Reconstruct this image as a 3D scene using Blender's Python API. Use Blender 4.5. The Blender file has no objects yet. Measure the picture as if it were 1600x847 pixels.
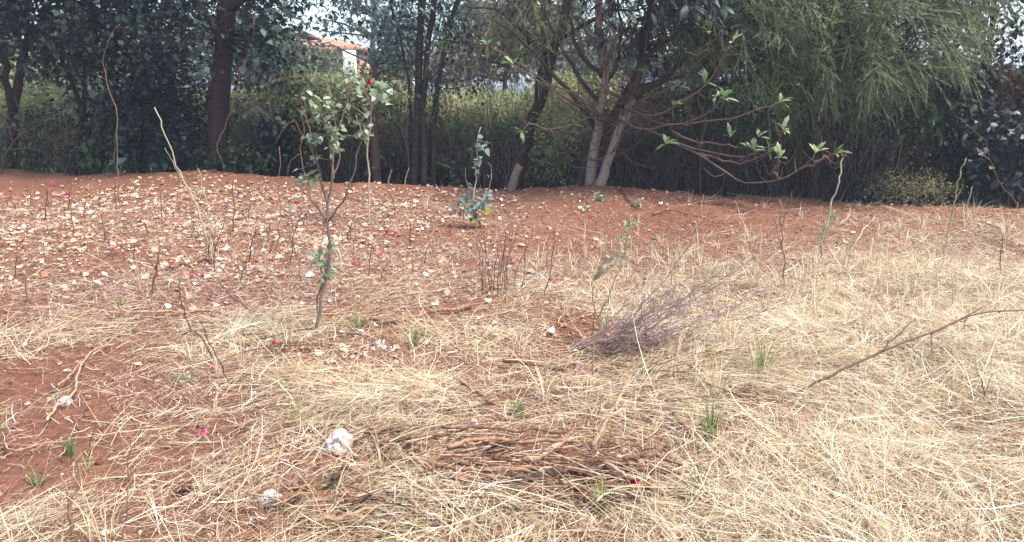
import bpy, math, random
import numpy as np
from mathutils import Vector, Matrix

rng = np.random.default_rng(11)
random.seed(5)
S = bpy.context.scene
COL = S.collection

# ------------------------------------------------------------------ camera, sky, sun, exposure
F, CX, CY = 1232.0, 800.0, 423.5
CAMZ, PITCH = 1.55, math.radians(13.4)
cam_d = bpy.data.cameras.new('camera')
cam = bpy.data.objects.new('camera', cam_d)
COL.objects.link(cam)
cam_d.sensor_width = 36.0
cam_d.lens = 36.0 * F / 1600.0
cam_d.clip_start = 0.05
cam_d.clip_end = 3000.0
cam.location = (0, 0, CAMZ)
cam.rotation_euler = (math.radians(90) - PITCH, 0, 0)
S.camera = cam

SUN_EL, SUN_ROT = math.radians(63), math.radians(108)
W = bpy.data.worlds.new('World')
S.world = W
W.use_nodes = True
nt = W.node_tree
for n in list(nt.nodes):
    nt.nodes.remove(n)
out = nt.nodes.new('ShaderNodeOutputWorld')
bg = nt.nodes.new('ShaderNodeBackground')
sky = nt.nodes.new('ShaderNodeTexSky')
sky.sky_type = 'NISHITA'
sky.sun_disc = False
sky.sun_elevation = SUN_EL
sky.sun_rotation = SUN_ROT
sky.air_density = 1.0
sky.dust_density = 2.2
sky.ozone_density = 1.0
bg.inputs['Strength'].default_value = 0.145
nt.links.new(sky.outputs[0], bg.inputs['Color'])
nt.links.new(bg.outputs[0], out.inputs['Surface'])

sun_d = bpy.data.lights.new('sun', 'SUN')
sun_d.energy = 2.4
sun_d.angle = math.radians(10)
sun_d.color = (1.0, 0.95, 0.88)
sun = bpy.data.objects.new('sun', sun_d)
COL.objects.link(sun)
sdir = Vector((math.sin(SUN_ROT) * math.cos(SUN_EL), math.cos(SUN_ROT) * math.cos(SUN_EL), math.sin(SUN_EL)))
sun.rotation_euler = sdir.to_track_quat('Z', 'Y').to_euler()
sun.location = (0, 0, 20)

S.view_settings.view_transform = 'Standard'
S.view_settings.look = 'None'
S.view_settings.gamma = 1.0
S.view_settings.exposure = 1.4

# ------------------------------------------------------------------ noise, terrain, projection
def _hash(ix, iy, seed):
    n = (ix.astype(np.int64) * 374761393 + iy.astype(np.int64) * 668265263 + seed * 69069) & 0xffffffff
    n = ((n ^ (n >> 13)) * 1274126177) & 0xffffffff
    return ((n ^ (n >> 16)) & 0xffff) / 65535.0

def vnoise(x, y, seed=0):
    x = np.asarray(x, float); y = np.asarray(y, float)
    ix = np.floor(x); iy = np.floor(y)
    fx = x - ix; fy = y - iy
    fx = fx * fx * (3 - 2 * fx); fy = fy * fy * (3 - 2 * fy)
    a = _hash(ix, iy, seed); b = _hash(ix + 1, iy, seed)
    c = _hash(ix, iy + 1, seed); d = _hash(ix + 1, iy + 1, seed)
    return (a * (1 - fx) + b * fx) * (1 - fy) + (c * (1 - fx) + d * fx) * fy

def smooth01(t):
    t = np.clip(t, 0, 1)
    return t * t * (3 - 2 * t)

def ray(u, v):
    a = (u - CX) / F; b = (CY - v) / F
    return np.array([a, math.cos(PITCH) + b * math.sin(PITCH), -math.sin(PITCH) + b * math.cos(PITCH)])

def at(u, v, Y):
    d = ray(u, v)
    return np.array([0, 0, CAMZ]) + d * (Y / d[1])

# crest of the red earth bank in front of the hedge: (x, y, z)
_cr = []
for u, v, D in [(-600, 258, 12.9), (-250, 262, 12.8), (0, 266, 12.5), (130, 275, 12.2), (260, 268, 11.9), (400, 273, 11.6),
                (560, 286, 11.25), (700, 295, 11.0), (800, 296, 10.8), (905, 291, 10.6), (950, 290, 10.5), (1010, 298, 10.4),
                (1100, 302, 10.2), (1200, 308, 10.0), (1300, 317, 9.8), (1450, 322, 9.5), (1600, 327, 9.3), (1850, 330, 9.0), (2200, 333, 8.7)]:
    _cr.append(at(u, v, D))
_cr = np.array(_cr)
_cr = _cr[np.argsort(_cr[:, 0])]

def crest(x):
    return np.interp(x, _cr[:, 0], _cr[:, 1]), np.interp(x, _cr[:, 0], _cr[:, 2])

def hb(x, y):
    yc, zc = crest(x)
    s = smooth01((y - (yc - 3.2)) / 3.2)
    zf = zc * s
    t = smooth01((y - yc) / 1.0)
    zb = zc - (zc + 0.22) * t
    return np.where(y <= yc, zf, zb)

def h(x, y):
    x = np.asarray(x, float); y = np.asarray(y, float)
    z = hb(x, y)
    near = np.clip(1.0 - (np.abs(y - 6) - 12) / 10, 0, 1)
    z = z + near * ((vnoise(x * 1.1 + 7, y * 1.1, 1) - .5) * .07 + (vnoise(x * 3.7, y * 3.7, 2) - .5) * .030
                    + (vnoise(x * 10, y * 10, 3) - .5) * .024 + (vnoise(x * 23, y * 23, 4) - .5) * .013)
    return z

def G(u, v):
    """where the pixel's sight line meets the ground"""
    d = ray(u, v); o = np.array([0, 0, CAMZ])
    t = np.arange(1.0, 30, .02)
    P = o + d * t[:, None]
    below = np.nonzero(P[:, 2] < h(P[:, 0], P[:, 1]))[0]
    if len(below) == 0:
        return at(u, v, 10.0)
    a, b = t[max(below[0] - 1, 0)], t[below[0]]
    tt = np.linspace(a, b, 40)
    P = o + d * tt[:, None]
    k = np.nonzero(P[:, 2] < h(P[:, 0], P[:, 1]))[0]
    return P[k[0]] if len(k) else P[-1]

# ------------------------------------------------------------------ mesh helpers
def make_mesh(name, V, tris=None, quads=None, var=None, smooth=False):
    me = bpy.data.meshes.new(name)
    V = np.asarray(V, np.float32)
    tris = np.zeros((0, 3), np.int32) if tris is None else np.asarray(tris, np.int32).reshape(-1, 3)
    quads = np.zeros((0, 4), np.int32) if quads is None else np.asarray(quads, np.int32).reshape(-1, 4)
    me.vertices.add(len(V))
    me.vertices.foreach_set('co', V.ravel())
    nl = tris.size + quads.size
    me.loops.add(nl)
    me.loops.foreach_set('vertex_index', np.concatenate([tris.ravel(), quads.ravel()]).astype(np.int32))
    nf = len(tris) + len(quads)
    me.polygons.add(nf)
    tot = np.concatenate([np.full(len(tris), 3), np.full(len(quads), 4)]).astype(np.int32)
    me.polygons.foreach_set('loop_start', (np.cumsum(tot) - tot).astype(np.int32))
    me.polygons.foreach_set('loop_total', tot)
    if smooth:
        me.polygons.foreach_set('use_smooth', np.ones(nf, bool))
    if var is not None:
        a = me.attributes.new('var', 'FLOAT', 'POINT')
        a.data.foreach_set('value', np.asarray(var, np.float32))
    me.update()
    return me

class MB:
    def __init__(s): s.V = []; s.T = []; s.Q = []; s.A = []; s.n = 0
    def add(s, V, tris=None, quads=None, var=0.5):
        V = np.asarray(V, float).reshape(-1, 3)
        if tris is not None and len(tris): s.T.append(np.asarray(tris) + s.n)
        if quads is not None and len(quads): s.Q.append(np.asarray(quads) + s.n)
        s.V.append(V)
        s.A.append(np.full(len(V), var) if np.isscalar(var) else np.asarray(var))
        s.n += len(V)
        return s
    def mesh(s, name, origin=(0, 0, 0), smooth=False):
        V = np.concatenate(s.V) - np.asarray(origin, float)
        T = np.concatenate(s.T) if s.T else None
        Q = np.concatenate(s.Q) if s.Q else None
        return make_mesh(name, V, T, Q, np.concatenate(s.A), smooth)

def norm(a):
    return a / np.maximum(np.linalg.norm(a, axis=-1, keepdims=True), 1e-9)

def tangents(P):
    t = np.empty_like(P)
    t[:, 1:-1] = P[:, 2:] - P[:, :-2]
    t[:, 0] = P[:, 1] - P[:, 0]
    t[:, -1] = P[:, -1] - P[:, -2]
    return norm(t)

def tubes(mb, P, R, sides=5, var=0.5, cap=True):
    P = np.asarray(P, float)
    if P.ndim == 2: P = P[None]
    R = np.asarray(R, float)
    if R.ndim == 1: R = np.broadcast_to(R, P.shape[:2])
    N, k, _ = P.shape
    t = tangents(P)
    m = norm(P[:, -1] - P[:, 0])
    ref = np.where(np.abs(m[:, 2:3]) > .7, np.array([[0.31, .95, 0.05]]), np.array([[0.05, .1, 1.0]]))
    ref = np.broadcast_to(ref[:, None], P.shape)
    a = norm(np.cross(t, ref)); b = np.cross(t, a)
    th = np.arange(sides) * 2 * np.pi / sides
    ring = (a[:, :, None] * np.cos(th)[None, None, :, None] + b[:, :, None] * np.sin(th)[None, None, :, None]) * R[:, :, None, None]
    V = (P[:, :, None] + ring).reshape(-1, 3)
    i = np.arange(k - 1)[:, None] * sides; j = np.arange(sides)[None]; j2 = (j + 1) % sides
    q = np.stack([i + j, i + j2, i + sides + j2, i + sides + j], -1).reshape(-1, 4)
    Q = (q[None] + (np.arange(N) * k * sides)[:, None, None]).reshape(-1, 4)
    T = None
    if cap:
        c1 = np.array([[(k - 1) * sides, (k - 1) * sides + x, (k - 1) * sides + x + 1] for x in range(1, sides - 1)])
        c0 = np.array([[0, x + 1, x] for x in range(1, sides - 1)])
        c = np.concatenate([c0, c1])
        T = (c[None] + (np.arange(N) * k * sides)[:, None, None]).reshape(-1, 3)
    vv = var if np.isscalar(var) else np.repeat(var, k * sides)
    mb.add(V, T, Q, vv)

def ribbons(mb, P, Wd, side, var):
    N, k, _ = P.shape
    V = np.stack([P - side[:, None] * Wd[:, :, None], P + side[:, None] * Wd[:, :, None]], 2).reshape(-1, 3)
    i = np.arange(k - 1) * 2
    q = np.stack([i, i + 1, i + 3, i + 2], -1)
    Q = (q[None] + (np.arange(N) * k * 2)[:, None, None]).reshape(-1, 4)
    mb.add(V, None, Q, np.repeat(var, k * 2))

def inst(mb, tpl, M, T, var):
    V0, tris = tpl
    N = len(T)
    V = (np.einsum('nij,vj->nvi', M, V0) + T[:, None]).reshape(-1, 3)
    TT = (tris[None] + (np.arange(N) * len(V0))[:, None, None]).reshape(-1, 3)
    mb.add(V, TT, None, np.repeat(var, len(V0)))

def catmull(P, n):
    P = np.asarray(P, float)
    if len(P) == 2:
        t = np.linspace(0, 1, n)[:, None]
        return P[0] * (1 - t) + P[1] * t
    Q = np.concatenate([[2 * P[0] - P[1]], P, [2 * P[-1] - P[-2]]])
    m = len(P) - 1
    o = []
    for s in np.linspace(0, m - 1e-6, n):
        i = int(s); t = s - i
        a, b, c, d = Q[i], Q[i + 1], Q[i + 2], Q[i + 3]
        o.append(.5 * (2 * b + (c - a) * t + (2 * a - 5 * b + 4 * c - d) * t * t + (3 * b - a - 3 * c + d) * t ** 3))
    return np.array(o)

def wob(P, amp):
    P = P.copy(); n = len(P)
    if n > 4: P[1:-1] += rng.normal(size=(n - 2, 3)) * amp * .45
    ph = rng.random((3, 2)) * 6.28
    s = np.linspace(0, 1, n)
    for k in range(3):
        P[:, k] += amp * (np.sin(s * 9 + ph[k, 0]) + .6 * np.sin(s * 23 + ph[k, 1])) * np.minimum(1, s * 5)
    return P

# leaf templates: along +Y, normal +Z
def leaf_tpl(w=.28, w2=.22, fold=.10, droop=.12, stem=0.0, y1=.33, y2=.68):
    V = np.array([[0, stem, 0], [0, y1, .02], [0, y2, 0], [0, 1, -droop], [-w, y1, fold], [-w2, y2, fold * .7 - droop * .4],
                  [w, y1, fold], [w2, y2, fold * .7 - droop * .4]], float)
    T = np.array([[0, 1, 4], [1, 2, 5], [1, 5, 4], [2, 3, 5], [0, 6, 1], [1, 6, 7], [1, 7, 2], [2, 7, 3]])
    return V, T
OVATE = leaf_tpl(.30, .24)
HEART = leaf_tpl(.46, .30, .12, .15, 0, .22, .62)
LONG = leaf_tpl(.15, .16, .05, .22, 0, .35, .72)
def lite(tpl):
    V = tpl[0]
    W_ = np.array([V[0], (V[1] + V[2]) / 2, V[3], V[4] * .6 + V[5] * .4, V[6] * .6 + V[7] * .4])
    W_[3:, 0] = np.array([V[4, 0], V[6, 0]])
    return W_, np.array([[0, 1, 3], [1, 2, 3], [0, 4, 1], [1, 4, 2]])
_V = np.array([[0, 0, 0], [-.27, .42, .07], [0, 1, -.08], [.27, .42, .07]])
KITE = (_V, np.array([[0, 2, 1], [0, 3, 2]]))
_V = np.array([[-.02, 0, 0], [.02, 0, 0], [0, 1, 0]], float)
NEEDLE = (_V, np.array([[0, 1, 2]]))
def curl_tpl(c, w=.36):
    V = []; T = []
    for i, y in enumerate([0, .3, .65, 1]):
        ww = [.06, w, w * .9, .05][i]
        z = c * (y - .5) ** 2 * 2
        V += [[-ww, y, z + ww * .5], [0, y, z], [ww, y, z + ww * .45]]
    for i in range(3):
        a = i * 3
        for j in (0, 1):
            T += [[a + j, a + j + 1, a + j + 4], [a + j, a + j + 4, a + j + 3]]
    V = np.array(V); V[:, 1] -= .5
    return V, np.array(T)
CURLS = [curl_tpl(.25), curl_tpl(.7, .3), curl_tpl(.1, .42)]

def unit(n):
    return norm(rng.normal(size=(n, 3)))

def frames(d, up):
    y = norm(d); x = norm(np.cross(y, up)); z = np.cross(x, y)
    return np.stack([x, y, z], -1)

# ------------------------------------------------------------------ materials
def new_mat(name):
    m = bpy.data.materials.new(name); m.use_nodes = True
    t = m.node_tree
    p = t.nodes['Principled BSDF']
    return m, t, p

def ramp(t, cols, pos=None):
    r = t.nodes.new('ShaderNodeValToRGB')
    e = r.color_ramp.elements
    pos = pos or [i / (len(cols) - 1) for i in range(len(cols))]
    while len(e) < len(cols): e.new(.5)
    for i, c in enumerate(cols):
        e[i].position = pos[i]; e[i].color = (*c, 1)
    return r

def var_mat(name, cols, rough=.6, transl=0.0, spec=.3, pos=None, noise=0.0, nscale=30):
    m, t, p = new_mat(name)
    a = t.nodes.new('ShaderNodeAttribute'); a.attribute_name = 'var'
    r = ramp(t, cols, pos)
    src = a.outputs['Fac']
    if noise:
        tc = t.nodes.new('ShaderNodeTexCoord'); n = t.nodes.new('ShaderNodeTexNoise')
        n.inputs['Scale'].default_value = nscale; n.inputs['Detail'].default_value = 4
        t.links.new(tc.outputs['Object'], n.inputs['Vector'])
        ma = t.nodes.new('ShaderNodeMath'); ma.operation = 'MULTIPLY_ADD'
        t.links.new(n.outputs['Fac'], ma.inputs[0]); ma.inputs[1].default_value = noise
        sb = t.nodes.new('ShaderNodeMath'); sb.operation = 'SUBTRACT'; sb.inputs[1].default_value = noise * .5
        t.links.new(src, sb.inputs[0]); t.links.new(sb.outputs[0], ma.inputs[2])
        src = ma.outputs[0]
        b = t.nodes.new('ShaderNodeBump'); b.inputs['Strength'].default_value = .5; b.inputs['Distance'].default_value = .01
        t.links.new(n.outputs['Fac'], b.inputs['Height']); t.links.new(b.outputs[0], p.inputs['Normal'])
    t.links.new(src, r.inputs['Fac'])
    t.links.new(r.outputs['Color'], p.inputs['Base Color'])
    p.inputs['Roughness'].default_value = rough
    p.inputs['Specular IOR Level'].default_value = spec
    if transl:
        tr = t.nodes.new('ShaderNodeBsdfTranslucent'); mx = t.nodes.new('ShaderNodeMixShader')
        hs = t.nodes.new('ShaderNodeHueSaturation'); hs.inputs['Hue'].default_value = .485; hs.inputs['Value'].default_value = 1.5
        t.links.new(r.outputs['Color'], hs.inputs['Color']); t.links.new(hs.outputs[0], tr.inputs['Color'])
        mx.inputs[0].default_value = transl
        t.links.new(p.outputs[0], mx.inputs[1]); t.links.new(tr.outputs[0], mx.inputs[2])
        t.links.new(mx.outputs[0], t.nodes['Material Output'].inputs['Surface'])
    return m

def soil_mat():
    m, t, p = new_mat('red_soil')
    tc = t.nodes.new('ShaderNodeTexCoord')
    def noise(s, d=6):
        n = t.nodes.new('ShaderNodeTexNoise'); n.inputs['Scale'].default_value = s; n.inputs['Detail'].default_value = d
        n.inputs['Roughness'].default_value = .65
        t.links.new(tc.outputs['Object'], n.inputs['Vector']); return n
    a = noise(.9); b = noise(14); c = noise(90)
    r = ramp(t, [(.165, .070, .041), (.25, .112, .067), (.34, .185, .12)], [.3, .52, .75])
    t.links.new(a.outputs['Fac'], r.inputs['Fac'])
    r2 = ramp(t, [(.105, .042, .025), (.26, .116, .070), (.37, .22, .15)], [.3, .55, .78])
    t.links.new(b.outputs['Fac'], r2.inputs['Fac'])
    mx = t.nodes.new('ShaderNodeMix'); mx.data_type = 'RGBA'; mx.inputs[0].default_value = .5
    t.links.new(r.outputs[0], mx.inputs[6]); t.links.new(r2.outputs[0], mx.inputs[7])
    sx = t.nodes.new('ShaderNodeSeparateXYZ'); t.links.new(tc.outputs['Object'], sx.inputs[0])
    mr = t.nodes.new('ShaderNodeMapRange'); mr.inputs[1].default_value = 11.8; mr.inputs[2].default_value = 14.0
    t.links.new(sx.outputs['Y'], mr.inputs[0])
    field = ramp(t, [(.035, .05, .02), (.10, .10, .045)], [.35, .7]); t.links.new(b.outputs['Fac'], field.inputs['Fac'])
    mf = t.nodes.new('ShaderNodeMix'); mf.data_type = 'RGBA'
    t.links.new(mr.outputs[0], mf.inputs[0]); t.links.new(mx.outputs[2], mf.inputs[6]); t.links.new(field.outputs[0], mf.inputs[7])
    t.links.new(mf.outputs[2], p.inputs['Base Color'])
    p.inputs['Roughness'].default_value = .95; p.inputs['Specular IOR Level'].default_value = .1
    ad = t.nodes.new('ShaderNodeMath'); ad.operation = 'MULTIPLY_ADD'; ad.inputs[1].default_value = .35
    t.links.new(c.outputs['Fac'], ad.inputs[0]); t.links.new(b.outputs['Fac'], ad.inputs[2])
    bp = t.nodes.new('ShaderNodeBump'); bp.inputs['Strength'].default_value = 1.0; bp.inputs['Distance'].default_value = .05
    t.links.new(ad.outputs[0], bp.inputs['Height']); t.links.new(bp.outputs[0], p.inputs['Normal'])
    return m

M = {}
M['soil'] = soil_mat()
M['clod'] = var_mat('soil_clod', [(.12, .05, .03), (.23, .105, .068), (.33, .19, .13)], .95, spec=.1, noise=.5, nscale=40)
M['straw'] = var_mat('dry_straw', [(.10, .048, .028), (.27, .155, .083), (.49, .36, .19), (.68, .56, .345), (.85, .785, .635)], .5, spec=.35, pos=[0, .22, .5, .75, 1], noise=.5, nscale=16)
M['litter'] = var_mat('fine_litter', [(.12, .065, .045), (.28, .17, .12), (.52, .40, .30), (.72, .64, .54)], .75, spec=.2)
M['ggrass'] = var_mat('green_grass', [(.10, .14, .05), (.22, .26, .09), (.42, .40, .17)], .5, .2)
M['dleaf'] = var_mat('dry_leaf', [(.25, .11, .065), (.45, .25, .15), (.60, .42, .27), (.69, .55, .42), (.79, .73, .66)], .6, .15, pos=[0, .2, .45, .75, 1], noise=.25, nscale=25)
M['frag'] = var_mat('brown_fragment', [(.07, .03, .02), (.18, .085, .05), (.32, .17, .10), (.46, .32, .22)], .8, spec=.15)
M['petal'] = var_mat('pink_petal', [(.50, .02, .07), (.55, .04, .16), (.60, .15, .26), (.66, .33, .34)], .6, .2, noise=.5, nscale=60)
M['flower'] = var_mat('red_flower', [(.05, .006, .012), (.35, .01, .03), (.6, .05, .09)], .5, .1)
M['stem'] = var_mat('dry_stem', [(.055, .03, .024), (.16, .085, .055), (.30, .18, .10), (.50, .40, .27)], .7, noise=.3, nscale=60)
M['gstem'] = var_mat('green_stem', [(.16, .17, .08), (.30, .30, .15), (.45, .43, .30)], .6, noise=.3, nscale=60)
M['pstem'] = var_mat('purple_stem', [(.085, .05, .045), (.22, .145, .13), (.40, .30, .27)], .7, noise=.3, nscale=60)
M['stick'] = var_mat('weathered_stick', [(.045, .028, .022), (.17, .085, .05), (.38, .22, .125), (.58, .45, .32)], .8, noise=1.1, nscale=38)
M['bark_r'] = var_mat('red_brown_bark', [(.028, .018, .017), (.07, .043, .037), (.14, .09, .075)], .85, spec=.15, noise=.9, nscale=14)
M['bark_d'] = var_mat('dark_bark', [(.018, .014, .013), (.045, .034, .030), (.10, .08, .07)], .9, spec=.1, noise=.9, nscale=16)
M['bark_l'] = var_mat('pale_bark', [(.075, .047, .036), (.16, .11, .082), (.30, .235, .185)], .85, spec=.15, noise=.8, nscale=22)
M['twig'] = var_mat('hedge_twig', [(.02, .016, .015), (.075, .056, .046), (.28, .22, .17)], .85, spec=.15)
M['lf_dark'] = var_mat('dark_leaf', [(.006, .013, .015), (.015, .031, .029), (.040, .066, .055), (.12, .165, .135)], .45, .18, .4, pos=[0, .4, .8, 1])  # low albedo carries the tree shade, pale end the lit clusters
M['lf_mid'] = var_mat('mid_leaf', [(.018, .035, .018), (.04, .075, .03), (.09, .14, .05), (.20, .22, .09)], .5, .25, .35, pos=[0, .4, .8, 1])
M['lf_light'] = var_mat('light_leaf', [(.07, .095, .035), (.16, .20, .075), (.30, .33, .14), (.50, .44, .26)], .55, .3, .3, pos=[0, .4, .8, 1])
M['lf_backlit'] = var_mat('backlit_leaf', [(.12, .15, .06), (.26, .29, .13), (.42, .43, .22), (.58, .54, .34)], .55, .35, .3)  # backlight put into the leaf colour, the bush itself stands in shadow
M['lf_blue'] = var_mat('blue_green_leaf', [(.06, .10, .08), (.15, .21, .175), (.30, .37, .31)], .55, .2, .3)
M['lf_grey'] = var_mat('grey_leaf', [(.03, .05, .04), (.075, .11, .085), (.17, .22, .17)], .55, .2, .3)
M['lf_big'] = var_mat('glossy_leaf', [(.02, .045, .03), (.06, .12, .055), (.18, .28, .10), (.40, .46, .24)], .4, .3, .45, pos=[0, .35, .7, 1])
M['needle'] = var_mat('needle_leaf', [(.038, .05, .034), (.12, .155, .085), (.24, .30, .14), (.45, .50, .16)], .5, .33, .3, pos=[0, .35, .75, 1])
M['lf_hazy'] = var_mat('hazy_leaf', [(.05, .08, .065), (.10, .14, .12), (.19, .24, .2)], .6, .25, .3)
M['lf_brown'] = var_mat('brown_dry_leaf', [(.09, .06, .045), (.18, .12, .08), (.30, .20, .13)], .7, .2)
M['lf_sap'] = var_mat('sapling_leaf', [(.06, .11, .05), (.14, .205, .10), (.26, .33, .20), (.48, .53, .42)], .5, .25, .3, pos=[0, .4, .75, 1])
M['lf_yellow'] = var_mat('yellow_leaf', [(.34, .36, .04), (.45, .42, .06)], .5, .3)
M['wall'] = var_mat('pink_plaster', [(.55, .30, .22), (.62, .36, .27)], .85, noise=.3, nscale=4)
M['white'] = var_mat('white_plaster', [(.70, .70, .68), (.82, .82, .80)], .8, noise=.3, nscale=4)
M['roof'] = var_mat('roof_tile', [(.42, .19, .12), (.52, .26, .17)], .8, noise=.5, nscale=9)
M['glass'] = var_mat('window_glass', [(.03, .04, .05), (.05, .06, .07)], .1, spec=.6)
M['tank'] = var_mat('black_tank', [(.02, .02, .025), (.04, .04, .05)], .4)
def stone_mat():
    m, t, p = new_mat('chalky_stone')
    tc = t.nodes.new('ShaderNodeTexCoord'); n = t.nodes.new('ShaderNodeTexNoise')
    n.inputs['Scale'].default_value = 42; n.inputs['Detail'].default_value = 10; n.inputs['Roughness'].default_value = .7
    t.links.new(tc.outputs['Object'], n.inputs['Vector'])
    r = ramp(t, [(.16, .095, .065), (.40, .31, .26), (.72, .68, .62)], [.36, .46, .54])
    t.links.new(n.outputs['Fac'], r.inputs['Fac']); t.links.new(r.outputs[0], p.inputs['Base Color'])
    p.inputs['Roughness'].default_value = .9
    b = t.nodes.new('ShaderNodeBump'); b.inputs['Strength'].default_value = .8; b.inputs['Distance'].default_value = .012
    t.links.new(n.outputs['Fac'], b.inputs['Height']); t.links.new(b.outputs[0], p.inputs['Normal'])
    return m
M['stone'] = stone_mat()

# ------------------------------------------------------------------ object helpers
def put(name, me, mat, parent=None, loc=(0, 0, 0)):
    o = bpy.data.objects.new(name, me)
    if mat is not None and not me.materials: me.materials.append(M[mat])
    o.location = [float(c) for c in loc]
    COL.objects.link(o)
    if parent is not None: o.parent = parent
    return o

def tag(o, label, cat, group=None):
    o['label'] = label; o['category'] = cat
    if group: o['group'] = group
    return o

def kind(o, k):
    o['kind'] = k
    return o

def thing(name, label, cat, loc, group=None):
    o = bpy.data.objects.new(name, None); COL.objects.link(o)
    o.empty_display_size = .1
    o.location = [float(c) for c in loc]
    return tag(o, label, cat, group)

_leafmesh = {}
def leaf_parts(parent, base, tpl, key, mat, Ms, Ts, var=None, name='leaf'):
    vs = (.15, .35, .55, .75, .95)
    for i in range(len(Ts)):
        vi = rng.integers(5) if var is None else int(np.clip(var[i], 0, .999) * 5)
        kk = (key, mat, vi)
        if kk not in _leafmesh:
            _leafmesh[kk] = make_mesh(name, tpl[0], tpl[1], None, np.full(len(tpl[0]), vs[vi]), True)
        o = put(name, _leafmesh[kk], mat, parent)
        m4 = np.eye(4); m4[:3, :3] = Ms[i]; m4[:3, 3] = Ts[i] - base
        o.matrix_local = Matrix(m4.tolist())

def project(P):
    P = np.asarray(P, float)
    d = P - np.array([0, 0, CAMZ])
    fwd = d[..., 1] * math.cos(PITCH) - d[..., 2] * math.sin(PITCH)
    up = d[..., 1] * math.sin(PITCH) + d[..., 2] * math.cos(PITCH)
    return CX + F * d[..., 0] / fwd, CY - F * up / fwd, fwd

# ================================================================== SETTING
# ground sheet, fine where it is seen, stretching to the horizon
def axis(lo, hi, step, far, grow=1.22):
    a = list(np.arange(lo, hi + 1e-6, step))
    s = step; x = hi
    while x < far: s *= grow; x += s; a.append(x)
    s = step; x = lo; pre = []
    while x > -far: s *= grow; x -= s; pre.append(x)
    return np.array(pre[::-1] + a)
gx = axis(-8.5, 8.5, .055, 900); gy = axis(1.6, 13.0, .046, 900)
GX, GY = np.meshgrid(gx, gy)
GZ = h(GX, GY)
nx, ny = len(gx), len(gy)
idx = np.arange(nx * ny).reshape(ny, nx)
Q = np.stack([idx[:-1, :-1], idx[:-1, 1:], idx[1:, 1:], idx[1:, :-1]], -1).reshape(-1, 4)
kind(put('ground', make_mesh('ground', np.stack([GX, GY, GZ], -1).reshape(-1, 3), None, Q, smooth=True), 'soil'), 'structure')

# soil crumbs
def ico():
    t = (1 + 5 ** .5) / 2
    V = norm(np.array([[-1, t, 0], [1, t, 0], [-1, -t, 0], [1, -t, 0], [0, -1, t], [0, 1, t], [0, -1, -t], [0, 1, -t], [t, 0, -1], [t, 0, 1], [-t, 0, -1], [-t, 0, 1]], float))
    T = np.array([[0, 11, 5], [0, 5, 1], [0, 1, 7], [0, 7, 10], [0, 10, 11], [1, 5, 9], [5, 11, 4], [11, 10, 2], [10, 7, 6], [7, 1, 8],
                  [3, 9, 4], [3, 4, 2], [3, 2, 6], [3, 6, 8], [3, 8, 9], [4, 9, 5], [2, 4, 11], [6, 2, 10], [8, 6, 7], [9, 8, 1]])
    return V, T
ICO = ico()

def wedge(n, y0=1.9, y1=10.8, slack=.5):
    y = np.sqrt(rng.random(n) * (y1 ** 2 - y0 ** 2) + y0 ** 2)
    x = (rng.random(n) * 2 - 1) * (y * .68 + slack)
    return x, y

OCTA = (np.array([[1, 0, 0], [-1, 0, 0], [0, 1, 0], [0, -1, 0], [0, 0, 1], [0, 0, -1]], float), np.array([[0, 2, 4], [2, 1, 4], [1, 3, 4], [3, 0, 4], [2, 0, 5], [1, 2, 5], [3, 1, 5], [0, 3, 5]]))
n = 24000
x, y = wedge(n)
sz = .003 + .016 * rng.random(n) ** 5
R0 = frames(unit(n), unit(n)) * (sz[:, None, None] * (.6 + .8 * rng.random((n, 1, 3))))
mb = MB(); inst(mb, OCTA, R0, np.stack([x, y, h(x, y) + sz * .2], -1), rng.random(n))
o = kind(put('soil_crumbs', mb.mesh('soil_crumbs'), 'clod'), 'stuff'); tag(o, 'small red soil crumbs scattered over the bare ground', 'soil')

# ------------------------------------------------------------------ straw cover: world-space patches
def patches(lst):
    o = []
    for (u, v, ru, rv, a) in lst:
        c = G(u, v)
        sx = ru * c[1] / F
        sy = abs(G(u, max(v - rv, 300))[1] - G(u, v + rv)[1]) / 2
        o.append((c[0], c[1], sx, max(sy, .12), a))
    return o
def dens(x, y, ps, base=0.0):
    d = np.full(len(x), base)
    for (cx, cy, sx, sy, a) in ps:
        d = np.maximum(d, a * np.exp(-(((x - cx) / sx) ** 2 + ((y - cy) / sy) ** 2)))
    return d
def clear(x, y):
    return 1 - np.clip(dens(x, y, BARE), 0, 1)
BARE = patches([(830, 735, 230, 42, .80), (50, 600, 130, 28, .95), (140, 655, 110, 45, .85), (50, 740, 100, 50, .8), (1290, 505, 45, 10, .9), (560, 775, 70, 28, .8), (1100, 345, 420, 42, .9), (200, 700, 120, 50, .5), (900, 515, 60, 15, .8), (830, 590, 70, 22, .7), (650, 500, 140, 30, .4), (1010, 620, 60, 30, .5)])
STRAW = patches([(1480, 620, 420, 200, 1.35), (1300, 780, 380, 130, 1.25), (1560, 460, 260, 55, 1.3), (1250, 450, 240, 45, .85), (1000, 470, 190, 50, .50),
                 (950, 640, 260, 90, .75), (620, 640, 190, 55, .9), (700, 800, 300, 80, .85), (390, 530, 120, 35, .8), (460, 590, 90, 40, .5),
                 (330, 780, 160, 90, .42), (60, 830, 160, 45, .45), (90, 520, 180, 35, .30), (40, 640, 90, 30, .25), (260, 660, 120, 50, .28),
                 (760, 520, 160, 40, .35), (640, 470, 160, 40, .25), (1400, 380, 260, 40, .35)])
n = 900000
x, y = wedge(n, 1.8, 10.2, .6)
d = dens(x, y, STRAW, .03)
patch = .25 + 1.5 * vnoise(x * 2.3, y * 2.3, 21) ** 1.6 + .5 * (vnoise(x * 6, y * 6, 22) - .3)
d = d * clear(x, y)
keep = rng.random(n) < d * patch * .9
x, y, d = x[keep], y[keep], d[keep]
n = len(x)
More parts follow.
